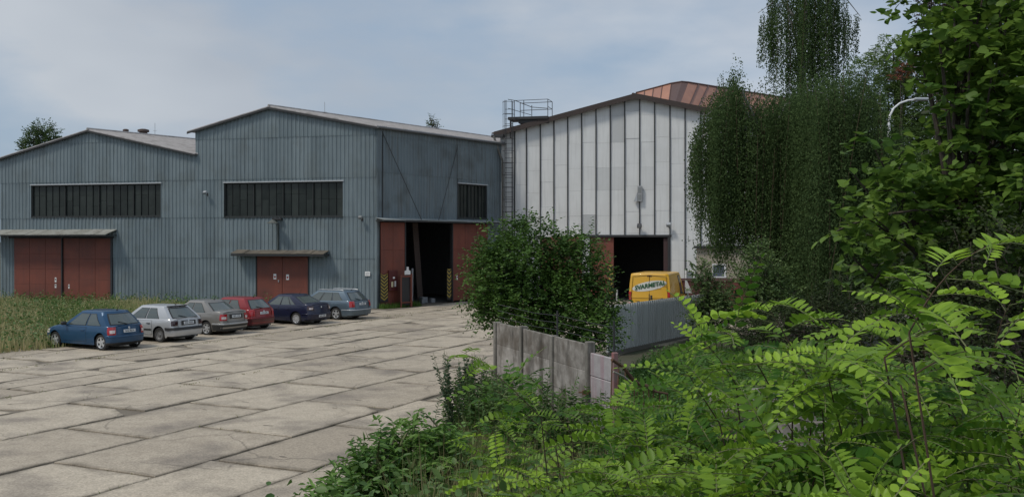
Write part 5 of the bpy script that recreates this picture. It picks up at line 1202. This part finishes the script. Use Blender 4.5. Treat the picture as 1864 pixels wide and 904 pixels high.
tp = [gp(1455, 596), at(1458, 420, D1), at(1452, 250, D1), at(1462, 120, D1), at(1468, -20, D1), at(1470, -120, D1)]
weeper('weeping_birch', 'tall weeping birch whose ragged top hangs against the sky', gp(1455, 595), [(1376, 1402, 22, 40, 70, 122, .5, .42), (1404, 1436, -20, -50, 80, 180, 1.0, .9), (1432, 1500, -60, -90, 130, 240, 1.6, 3.0), (1496, 1532, -50, -30, 90, 215, 1.2, 1.3), (1534, 1552, 20, 25, 60, 130, .5, .35), (1556, 1573, 28, 45, 60, 105, .4, .22)], 640, .085, D1, lf_birch,
  [(at(1465, 60, D1), at(1420, -5, D1), at(1380, 24, D1)), (at(1465, 50, D1), at(1530, -15, D1), at(1566, 30, D1)), (at(1462, 120, D1), at(1440, 40, D1), at(1415, 20, D1)), (at(1466, 130, D1), at(1500, 40, D1), at(1525, 20, D1))], tp, .22, 'weeping birches', mul=1.7, wob=.03, per_tress=14, swy=.09, ynz=7)
D2 = 40
tp = [gp(1400, 611), at(1398, 480, D2), at(1390, 330, D2), at(1380, 230, D2), at(1350, 165, D2)]
weeper('weeping_birch', 'broad dark weeping birch covering the right end of the white hall', gp(1400, 610), [(1257, 1290, 262, 200, 300, 400, 1.0, .7), (1282, 1330, 195, 150, 350, 470, 1.5, 1.9), (1300, 1325, 300, 300, 440, 500, .6, .5), (1318, 1350, 138, 150, 240, 460, 1.5, 1.2), (1345, 1400, 168, 178, 380, 480, 2.0, 3.0), (1395, 1470, 190, 180, 420, 560, 2.2, 4.2), (1430, 1500, 165, 150, 420, 580, 2.2, 4.0)], 2300, .085, D2, lf_birch,
  [(at(1390, 300, D2), at(1330, 180, D2), at(1285, 210, D2)), (at(1385, 260, D2), at(1335, 150, D2), at(1325, 142, D2)), (at(1390, 280, D2), at(1430, 190, D2), at(1470, 180, D2)), (at(1388, 240, D2), at(1300, 230, D2), at(1262, 265, D2))], tp, .2, 'weeping birches', mul=1.7, wob=.07, per_tress=9, swy=.17)
D3 = 36
tp = [gp(1540, 630), at(1540, 480, D3), at(1545, 330, D3), at(1535, 200, D3), at(1530, 150, D3)]
weeper('weeping_birch', 'darkest weeping birch standing in shade left of the large-leaved tree', gp(1540, 630), [(1455, 1520, 165, 145, 420, 600, 2.0, 4.0), (1500, 1580, 150, 138, 420, 600, 2.0, 4.0), (1570, 1610, 205, 240, 480, 600, 2.0, 1.8), (1600, 1670, 238, 262, 480, 600, 2.0, 2.6)], 1700, .08, D3, lf_birch,
  [(at(1540, 260, D3), at(1500, 170, D3), at(1475, 165, D3)), (at(1540, 250, D3), at(1570, 165, D3), at(1600, 190, D3))], tp, .18, 'weeping birches', mul=1.7, wob=.07, per_tress=9, swy=.17)
# bushes in the middle distance
crown_tree('hornbeam_bush', 'large dense dark green bush behind the concrete wall', 'bush', (0.85, 27, 0), [blob(950, 480, 27, .95, 1.0, .75), blob(1030, 480, 27, .5, .7, .55), blob(880, 480, 26.8, .35, .4, .4), blob(985, 415, 27, .2, .25, .3), blob(940, 420, 27, .22, .25, .25), blob(1100, 500, 26.6, .18, .2, .3), blob(905, 510, 26.6, .75, .8, .95), blob(985, 545, 27, 1.3, 1.1, 1.0), blob(1050, 500, 27, .75, .9, 1.0), blob(1040, 580, 26.6, 1.1, 1.0, .9), blob(930, 560, 26.6, 1.0, .9, .6), blob(890, 545, 26.6, .45, .6, .55), blob(1080, 600, 26, .65, .7, .7), blob(962, 430, 27, .45, .4, .45), blob(1022, 450, 27, .35, .4, .4), blob(905, 445, 27, .4, .4, .4), blob(1072, 455, 27, .25, .3, .4), blob(1105, 555, 26.4, .3, .35, .35)], 4000, 9, .115, lf_bush, length=.62, trunk_r=.05, limbs=26, multi=4, droop=.35, tmpl=T_OV, lo=.2)
crown_tree('lilac_bush', 'rounded bush with pale leaf tips in front of the beige annex', 'bush', gp(1385, 640), [blob(1385, 500, 34, .85, .8, .9), blob(1370, 540, 34, .9, .8, .9), blob(1410, 540, 34, .8, .8, .9), blob(1380, 460, 34, .35, .35, .4), blob(1400, 590, 34, 1.1, .9, .9)], 1300, 9, .11, leafm('lilac_leaves', (.05, .10, .03), (.15, .22, .07)), length=.5, trunk_r=.06, multi=3, limbs=14, tmpl=T_OV)
crown_tree('slender_bush', 'slender upright bush with whitish flower heads between van and annex', 'bush', gp(1288, 650), [blob(1278, 500, 33, .3, .3, .45), blob(1285, 540, 33, .5, .4, .6), blob(1297, 580, 33, .75, .5, .6), blob(1300, 560, 33, .5, .5, .5)], 700, 9, .11, bpy.data.materials['lilac_leaves'], tmpl=T_OV, length=.35, trunk_r=.04, multi=3, limbs=10)
crown_tree('low_bush', 'low dark bush below the annex behind the locust shoots', 'bush', gp(1460, 680), [blob(1440, 600, 28, 1.3, .9, .8), blob(1500, 590, 28, 1.2, .9, .9), blob(1540, 560, 28, .9, .8, 1.0), blob(1390, 620, 28, 1.0, .8, .6)], 1300, 9, .10, lf_dark, length=.4, trunk_r=.05, multi=3, limbs=12)
# large-leaved tree at right
Dl = 8.2
LB = [blob(1840, 60, Dl, .75, .8, .55), blob(1790, 150, Dl, .60, .8, .5), blob(1770, 75, Dl-.3, .26, .4, .2), blob(1755, 150, Dl-.2, .2, .35, .22), blob(1705, 80, Dl-.3, .09, .15, .07), blob(1850, 260, Dl, .8, .9, .5), blob(1790, 260, Dl, .42, .7, .4), blob(1640, 335, Dl-.2, .26, .4, .18), blob(1610, 370, Dl-.2, .26, .4, .28), blob(1715, 390, Dl, .45, .7, .35), blob(1830, 390, Dl, .8, .9, .5), blob(1580, 440, Dl-.3, .17, .3, .22), blob(1660, 470, Dl, .4, .6, .35), blob(1550, 400, Dl-.3, .12, .25, .10), blob(1530, 440, Dl-.3, .10, .2, .08), blob(1548, 300, Dl-.3, .08, .15, .10), blob(1583, 265, Dl-.2, .08, .1, .12), blob(1590, 520, Dl-.2, .22, .3, .25), blob(1950, 150, Dl+.3, .8, .9, .8), blob(1800, -20, Dl, .8, .8, .4), blob(1950, 350, Dl+.3, .8, .9, .8)]
crown_tree('large_leaved_tree', 'tree with big heart-shaped leaves filling the right side of the view', 'tree', (4.6, 8.9, ground_z(4.6, 8.9)), LB, 1750, 6, .104, lf_linden, tmpl=T_LI, length=.26, droop=.5, trunk_r=.06, limbs=30, lo=.1, up=.9, spread=.45, outbias=.9, gap=(tuple(at(1634, 195, 8.2)), .33))
LBD = [blob(1880, 250, 10.5, 1.1, .6, 1.2), blob(1790, 470, 10.5, 1.1, .6, .8), blob(1890, 60, 10.5, .9, .6, 1.0), blob(1900, 400, 10.5, 1.4, .6, 1.4)]
crown_tree('background_shrub', 'dark dense shrub directly behind the large-leaved tree', 'shrub', (5.6, 10.6, ground_z(5.6, 10.6)), LBD, 1100, 8, .13, lf_dark, tmpl=T_OV, length=.4, trunk_r=.07, limbs=16, lo=.1)
crown_tree('dark_shrub', 'dark small-leaved shrub low at the right edge', 'shrub', (3.9, 6.6, ground_z(3.9, 6.6)), [blob(1820, 620, 6.8, .55, .5, .42), blob(1720, 600, 7.0, .42, .5, .38), blob(1640, 640, 7.2, .36, .4, .3), blob(1850, 740, 6.4, .6, .5, .35), blob(1840, 470, 7.0, .42, .5, .42), blob(1770, 500, 7.2, .35, .4, .35), blob(1740, 740, 6.6, .5, .4, .3), blob(1600, 600, 7.6, .2, .3, .2)], 1500, 9, .042, lf_dark, tmpl=T_OV, length=.22, droop=.3, trunk_r=.035, limbs=30, multi=4, lo=.1)
# elder-like bush at lower middle
crown_tree('elder_bush', 'bright green bush with long pointed leaves at bottom centre, in front of the slabs', 'bush', (-1.0, 9.0, ground_z(-1, 9)), [blob(740, 860, 9, .48, .45, .40), blob(690, 850, 8.8, .26, .3, .26), blob(800, 850, 9.1, .34, .35, .30), blob(740, 800, 9, .10, .12, .20), blob(805, 800, 9.1, .10, .12, .18), blob(660, 890, 8.7, .3, .3, .15), blob(780, 930, 8.8, .7, .5, .3), blob(620, 905, 8.5, .22, .3, .14), blob(860, 900, 9, .3, .3, .3)], 620, 10, .12, lf_elder, tmpl=T_PT, length=.28, droop=1.6, trunk_r=.03, limbs=26, multi=5, lo=.1, up=1.0, spread=.35, bark_m=green_stem)

# ---------------- locust saplings: real compound leaves
def compound(L_, pairs, ll, droop, curl, seed):
    r_ = np.random.default_rng(seed); pos, dr, nr, sz = [], [], [], []; tip = None
    pts = []
    for i in range(pairs+1):
        t = .16 + .84*i/pairs; x = L_*t; z = .2*x - droop*.8*x*x/L_; sl = .2 - 1.6*droop*x/L_; d = np.array([1, 0, sl]); d /= np.linalg.norm(d)
        pts.append(np.array([x, 0, z]))
        s = ll*(.72+.5*math.sin(math.pi*min(1, .15+.85*t))) * (.85 if i > pairs-2 else 1)
        if i == pairs: pos.append(pts[-1]); dr.append(d); nr.append(np.array([-d[2], 0, d[0]])); sz.append(s); break
        for sg in (-1, 1):
            dd = np.array([.35+r_.normal(0, .08), sg, curl + r_.normal(0, .10)]); n_ = np.array([-sl, -sg*curl*.9, 1]) + r_.normal(0, .15, 3)
            pos.append(pts[-1] + r_.normal(0, .001, 3)); dr.append(dd); nr.append(n_); sz.append(s*r_.uniform(.88, 1.08))
    tmpl = (T_OV[0]*np.array([1, .82, .8]), T_OV[1])
    V_, k, tf = place_leaves(np.array(pos), np.array(dr), np.array(nr), np.array(sz), tmpl); pts = [np.array([0, 0, 0])] + pts
    return V_, k, tf, len(pos), pts
CL = [compound(L_=random.uniform(.21, .30), pairs=random.choice([7, 8, 8, 9, 9]), ll=random.uniform(.037, .047), droop=random.uniform(.25, .75), curl=random.choice([-.3, .2, .5, .8]), seed=i) for i in range(14)]
def locust(name, label, root_xy, shoots_, group='locust saplings in the foreground', stem_r=.0048):
    """shoots_: (tip point, base point, leaf count, scale, tone)"""
    bx, by = root_xy; root = thing(name, label, 'sapling', (bx, by, ground_z(bx, by)), 0, group); sets = []; st = MB(); rc_ = MB(); g0 = Vector((bx, by, ground_z(bx, by)-.1))
    for (tip, bas, nlv, sc_, tone) in shoots_:
        tip, bas = Vector(tip), Vector(bas); ax = (tip-bas); bend = Vector((random.uniform(-.06, .06), random.uniform(-.06, .06), random.uniform(0, .08)))*ax.length
        C = lambda t: bas.lerp(tip, t) + bend*4*t*(1-t) - Vector((0, 0, .05*t*t))
        pts = [g0 + (bas-g0)*.5 + Vector((random.uniform(-.05, .05), random.uniform(-.05, .05), 0))] + [C(t) for t in np.linspace(0, 1, 7)]
        st.tube([g0]+pts, [stem_r, stem_r*.8, stem_r*.55, stem_r*.5, stem_r*.42, stem_r*.35, stem_r*.28, stem_r*.2, stem_r*.12], 5)
        for i in range(nlv):
            t = .08 + .92*(i+.5)/nlv; p = C(t); axd = (C(min(1, t+.05))-C(t-.05)).normalized(); azi = i*2.4 + random.uniform(-.5, .5)
            sd_ = axd.cross(Vector((0, 0, 1)) if abs(axd.z) < .95 else Vector((1, 0, 0))).normalized(); up_ = sd_.cross(axd)
            out = (sd_*math.cos(azi) + up_*math.sin(azi)*.8 + axd*random.uniform(.2, .6)); out.z = out.z*.35 + random.uniform(-.18, .16); out.normalize()
            s_ = sc_*random.uniform(.75, 1.1)*(1 if t < .85 else .6); yv = Vector((0, 0, 1)).cross(out).normalized(); zv = out.cross(yv)
            roll = random.gauss(0, .35); yv, zv = yv*math.cos(roll)+zv*math.sin(roll), zv*math.cos(roll)-yv*math.sin(roll)
            Rm = np.array([tuple(out), tuple(yv), tuple(zv)]); V_, k, tf, n_, rp = CL[random.randrange(len(CL))]
            sets.append((V_*s_ @ Rm + np.array(p), k, tf, np.clip(rng.normal(tone, .10, n_)+random.gauss(-.03, .27), 0, 1.2)))
            q = (np.array(rp)*s_) @ Rm + np.array(p); rc_.tube([Vector(a) for a in q[::3]]+[Vector(q[-1])], .0016, 3, cap=False)
    leaf_mesh('foliage', sets, lf_rob, root); st.build('stem', brown_stem, root, smooth=True); rc_.build('leaf_stalks', green_stem, root); return root
def S(tx, ty, bx, by, D, n_, sc_=1.0, tone=.5, dD=.15): return (at(tx, ty, D), at(bx, by, D+dD), n_, sc_, tone)
locust('locust_sapling', 'single arching locust shoot reaching left over the slabs, leftmost of its kind', (.35, 4.6), [S(838, 618, 985, 760, 4.4, 7, 1.05, .5), S(900, 690, 1010, 800, 4.5, 8, 1.0, .2), S(960, 660, 1040, 790, 4.6, 7, 1.0, .15)])
locust('locust_sapling', 'locust sapling whose pale stem tip stands tallest against the dark birches', (1.0, 3.4), [S(1385, 515, 1445, 640, 3.1, 6, .95, .7, .05), S(1300, 575, 1400, 700, 3.1, 10, 1.0, .45), S(1275, 590, 1340, 700, 3.3, 8, .9, .6), S(1235, 625, 1310, 770, 3.4, 9, .95, .5), S(1430, 600, 1480, 740, 3.1, 10, 1, .5)])
locust('locust_sapling', 'bright locust sapling with yellow-green fresh tips right of centre', (1.25, 2.9), [S(1505, 600, 1520, 740, 2.7, 10, .95, .9), S(1560, 640, 1570, 770, 2.7, 10, 1, .5), S(1620, 590, 1650, 720, 2.8, 9, 1, .6), S(1460, 640, 1500, 800, 2.8, 12, 1, .45), S(1640, 690, 1660, 800, 2.9, 8, 1.1, .4)])
locust('locust_sapling', 'locust branch arching highest at right over the dark shrub', (1.2, 2.3), [S(1812, 400, 1655, 605, 2.15, 6, .95, .8, .1), S(1700, 560, 1610, 650, 2.2, 5, .95, .7), S(1760, 600, 1640, 700, 2.3, 5, 1, .5)])
locust('locust_sapling', 'locust sapling at the right edge rising in front of the dark shrub', (2.0, 3.2), [S(1700, 470, 1680, 640, 3.0, 7, .95, .5), S(1840, 520, 1800, 690, 2.9, 8, 1, .45), S(1560, 555, 1580, 700, 3.2, 8, 1, .45), S(1770, 640, 1740, 800, 3.0, 9, 1, .3), S(1860, 680, 1830, 820, 2.8, 8, 1, .4)])
def fill(label, root_xy, box, D0, D1, ns, n_, tone, sc_=1.0):
    sh = []
    for i in range(ns):
        tx = random.uniform(box[0], box[1]); ty = random.uniform(box[2], box[3]); D = random.uniform(D0, D1); sh.append(S(tx, ty, tx+random.uniform(-60, 60), ty+random.uniform(90, 170), D, n_, sc_, tone+random.uniform(-.25, .25)))
    locust('locust_sapling', label, root_xy, sh)
fill('locust sapling spreading over the lower middle, below the wall end', (.8, 4.3), (1090, 1290, 700, 800), 3.8, 4.8, 9, 10, .35)
fill('locust sapling with dull green leaves in the second row behind the bright one', (1.9, 4.6), (1250, 1600, 620, 740), 3.9, 4.9, 16, 10, .2)
fill('locust sapling at the bottom edge left of centre, beside the pointed-leaved bush', (.1, 4.6), (900, 1080, 790, 880), 4.2, 5.2, 8, 10, .5)
fill('locust sapling at the bottom edge below the wall end', (.55, 3.6), (1080, 1300, 820, 900), 3.0, 3.9, 9, 10, .45)
fill('locust sapling at the bottom edge right of centre', (1.1, 3.1), (1300, 1560, 770, 890), 2.6, 3.4, 13, 10, .4)
fill('locust sapling in the bottom right corner', (1.6, 3.1), (1560, 1880, 740, 880), 2.6, 3.6, 18, 10, .4)
fill('shaded locust sapling behind the bottom right corner', (2.6, 4.8), (1540, 1860, 660, 780), 4.2, 5.2, 14, 10, .1)
fill('locust sapling low behind the pointed-leaved bush', (.1, 6.3), (890, 1010, 740, 830), 5.6, 6.6, 7, 10, .3)
fill('locust sapling standing in front of the bent railing', (1.3, 6.5), (1130, 1320, 690, 790), 5.6, 6.8, 9, 10, .2)
fill('nearest locust sapling in the bottom right corner with the largest leaves', (1.3, 2.2), (1560, 1850, 790, 900), 1.9, 2.5, 8, 9, .5)
# undergrowth: leafy ground cover filling below the saplings (nobody could count it)
def cover(name, label, pts, size, mt, tmpl, hmin, hmax, nl=5, cat='undergrowth', kind='stuff', tone=.4):
    n_ = len(pts); h = rng.uniform(hmin, hmax, n_); gz = np.array([ground_z(*p) for p in pts]); st_ = np.stack([pts[:, 0], pts[:, 1], gz+h*.15], 1)
    d = norm(rng.normal(0, .35, (n_, 3))+np.array([0, 0, 1.0])); o = leaf_mesh(name, [shoots(st_, d, h, nl, size, .1, .6, tmpl, np.clip(rng.normal(tone, .25, n_), 0, 1.1), .8)], mt, None, kind); tag(o, label, cat); return o
def scatter(n_, x0, x1, y0, y1, f=None):
    out = []
    while len(out) < n_:
        q = np.stack([rng.uniform(x0, x1, n_), rng.uniform(y0, y1, n_)], 1)
        if f is not None: q = q[np.array([bool(f(*p)) for p in q], dtype=bool)]
        out.extend(q.tolist())
    return np.array(out[:n_])
verge = lambda x, y: x > np.interp(y, [3, 9, 13.5, 16, 17.5, 19.5, 23.4], [-3.0, -3.0, -2.5, -1.9, -1.15, -.9, -.6]) and not (y > 18.4 and x > -.36+(23.5-y)*.372-.15 and x < 1.9 and y < 23.6 and x < -.36+(23.5-y)*.372+.15)
cover('undergrowth', 'mixed leafy undergrowth covering the embankment in the foreground', scatter(5200, -2.0, 5.5, 3.4, 13, lambda x, y: x > -.165*y and x < y*.56), .075, lf_weed, T_OV, .3, .85, 7, tone=.35)
cover('nettle_patch', 'green weeds filling the plot between concrete wall and sheet fence', scatter(4200, 1.2, 11, 13, 32, lambda x, y: x > 2.0 + max(0, (y-23.5))*.33 - max(0, 18-y)*.5 and x < y*.42), .11, leafm('plot_weed_leaves', (.04, .105, .022), (.09, .19, .04)), T_OV, .2, .6, 6, 'weeds', tone=.5)
def grass(name, label, pts, hmin, hmax, wd_, mt, tone_mu, tone_sd, heads=.0, cat='grass', lean=.25, hfun=None, clw=.22):
    n_ = len(pts); h = rng.uniform(hmin, hmax, n_)
    if hfun is not None: h = h*np.array([hfun(*p) for p in pts])
    a = rng.uniform(0, 6.28, n_); l_ = rng.uniform(.1, 1, n_)*lean; gz = np.array([ground_z(*p) for p in pts])-.02
    dx, dy = np.cos(a), np.sin(a); wx, wy = -dy*wd_*.5, dx*wd_*.5; P0 = np.stack([pts[:, 0], pts[:, 1], gz], 1)
    side = np.stack([wx, wy, np.zeros(n_)], 1); out = np.stack([dx, dy, np.zeros(n_)], 1)
    m1 = P0 + out*(l_*h*.3)[:, None] + np.array([0, 0, 1.])*(h*.55)[:, None]; tp_ = P0 + out*(l_*h)[:, None] + np.array([0, 0, 1.])*(h*(1-.15*l_))[:, None]
    V_ = np.stack([P0-side, P0+side, m1+side*.8, tp_, m1-side*.8], 1).reshape(-1, 3); cl = np.sin(pts[:, 0]*.9+pts[:, 1]*.5)*.5+np.sin(pts[:, 0]*.37-pts[:, 1]*1.1+2)*.5
    tn = np.clip(rng.normal(tone_mu, tone_sd, n_)+cl*clw, 0, 1.2); sets = [(V_, 5, [(0, 1, 2, 4), (4, 2, 3)], tn)]
    if heads:
        ix = rng.random(n_) < heads; q = tp_[ix]; k = len(q); d = norm(out[ix]*.5+np.array([0, 0, 1.])); sets.append((*place_leaves(q-d*.05, d, norm(rng.normal(0, 1, (k, 3))), np.full(k, max(.06, wd_*3.5))*rng.uniform(.6, 1.3, k), (T_BI[0]*np.array([1, .32, 1]), T_BI[1])), np.clip(rng.normal(1.0, .15, k), 0, 1.2)))
    o = leaf_mesh(name, sets, mt, None, 'stuff'); tag(o, label, cat); return o
def bank_ok(x, y):
    p = Vector((x, y, 0)); s = (p-F12.P).dot(F12.d); yy = (p-F12.P).dot(F12.n)
    return inside_bank(p) and yy < -.12 and s < .4 and x > -y*.56-1
bank_h = lambda x, y: .5+.32*(math.sin(x*.7+y*.3)+1)+.2*math.sin(x*2.1-y*1.4) if Vector((x, y, 0)).dot(U) < 38 else .45
bp_ = scatter(52000, -36, -7, 33, 64, bank_ok)
grass('tall_grass', 'tall mixed green and straw-coloured grass between the parked cars and the warehouses', bp_, .3, .95, .035, grass_m, .27, .24, heads=.2, hfun=bank_h, clw=.55)
cover('bank_weeds', 'leafy weeds among the tall grass beside the cars', scatter(2600, -36, -7, 33, 64, bank_ok), .15, lf_weed, T_OV, .3, .95, 6, 'weeds')
m = MB()   # ground under the bank
bk_ = []
for i in range(31):
    u = 10 + i*35/30; bk_.append((uv(u, -30.5+.35*math.sin(u*.8), .012), uv(u, -50, .012)))
m.grid(bk_); tag(m.build('grass_bank', soil, loc=(-25, 45, 0)), kind='structure')
grass('verge_grass', 'dry and green grasses along the edge of the slabs at the foot of the wall', scatter(16000, -3.4, 1.6, 9, 23.4, lambda x, y: verge(x, y) and x < .0+(23.5-y)*.372-.45+(.5 if y < 18.4 else 0)), .25, .8, .016, dry_m, .55, .3, heads=.15, lean=.4)
grass('plot_grass', 'green grass in the plot right of the concrete wall', scatter(26000, 1.0, 12, 11, 34, lambda x, y: x > 2.0+max(0, (y-23.5))*.33-max(0, 18-y)*.55 and x < y*.5), .2, .55, .022, grass_g, .4, .3, lean=.5)
grass('bottom_grass', 'long pale grass stalks rising at the bottom edge between the bushes', scatter(3200, -1.3, 3.2, 4.6, 9.5, lambda x, y: x > -.12*y + (.25 if y > 7 else 0)), .5, 1.1, .008, dry_m, .35, .3, heads=.2, lean=.35)
# mugwort clumps at the wall foot
def weed_clump(x, y, r, h, n_, label, size=.13, mt=None):
    q = np.stack([rng.normal(x, r*.5, n_), rng.normal(y, r*.5, n_)], 1); o = thing('mugwort_clump', label, 'weed', (x, y, 0), 0, 'tall weeds by the wall'); gz = np.array([ground_z(*p) for p in q])
    hh = rng.uniform(.6, 1, n_)*h; d = norm(rng.normal(0, .14, (n_, 3))+np.array([0, 0, 1.])); st_ = np.stack([q[:, 0], q[:, 1], gz], 1)
    leaf_mesh('leaves', [shoots(st_, d, hh, 52, size, .03, .6, T_PT, np.clip(rng.normal(.35, .25, n_), 0, 1), .6)], mt or lf_weed, o)
    m = MB()
    for i in range(n_): m.tube([Vector(st_[i]), Vector(st_[i])+Vector(d[i])*hh[i]], [.005, .003], 4, cap=False)
    m.build('stalks', green_stem, o); return o
weed_clump(-1.05, 20.2, .55, 1.75, 46, 'tall grey-green weed clump at the left edge of the wall foot', mt=leafm('mugwort_leaves', (.035, .075, .035), (.08, .13, .06)))
weed_clump(-.55, 18.6, .6, 1.6, 60, 'tall dark weed clump in front of the left part of the concrete wall', mt=lf_bush)
weed_clump(.1, 17.6, .7, 1.65, 70, 'weed clump in front of the middle of the concrete wall')
weed_clump(.9, 16.6, .8, 1.5, 70, 'lower weed clump at the near end of the concrete wall', mt=lf_bush)
weed_clump(-1.1, 16.2, .5, .9, 34, 'low weed clump on the stained slab edge below the wall')
# weeds in the slab joints
jp = []
for _k in range(5200):
    u_, v_ = random.choice(joints)
    on_u = random.random() < .65; t_ = random.random()
    p = uv(u_+3.6*t_, v_+.03+random.gauss(0, .03)) if on_u else uv(u_+random.gauss(0, .02), v_+2.3*t_)
    if math.sin(p.x*1.7)+math.sin(p.y*1.3+p.x) < .5 or not on_yard(p) or inside_bank(p) or (p-F12.P).dot(F12.n) > -1.2: continue
    jp.append((p.x, p.y))
for (u0, u1, vv, n_, sp) in ((17, 44, -26.55, 1500, .10), (10, 24, -28.9, 500, .1), (14, 17.5, -21.9, 260, .15), (19, 23, -19.4, 200, .1), (38, 50, -27.4, 500, .25)):
    for _ in range(n_):
        uu = random.uniform(u0, u1)
        if math.sin(uu*2.3+vv)+math.sin(uu*5.1) < -.1: continue
        p = uv(uu, vv+random.gauss(0, sp*.5)); jp.append((p.x, p.y))
grass('joint_weeds', 'small weeds and dry grass growing in the joints between the slabs', np.array(jp), .03, .11, .02, dry_m, .7, .3, lean=.8)
wp_ = [FS.pt(random.uniform(0, 3.2), -random.uniform(.1, .7), 0) for _ in range(900)]
grass('wall_foot_grass', 'short green grass at the foot of the hall corner', np.array([(p.x, p.y) for p in wp_]), .1, .4, .03, grass_g, .4, .3)
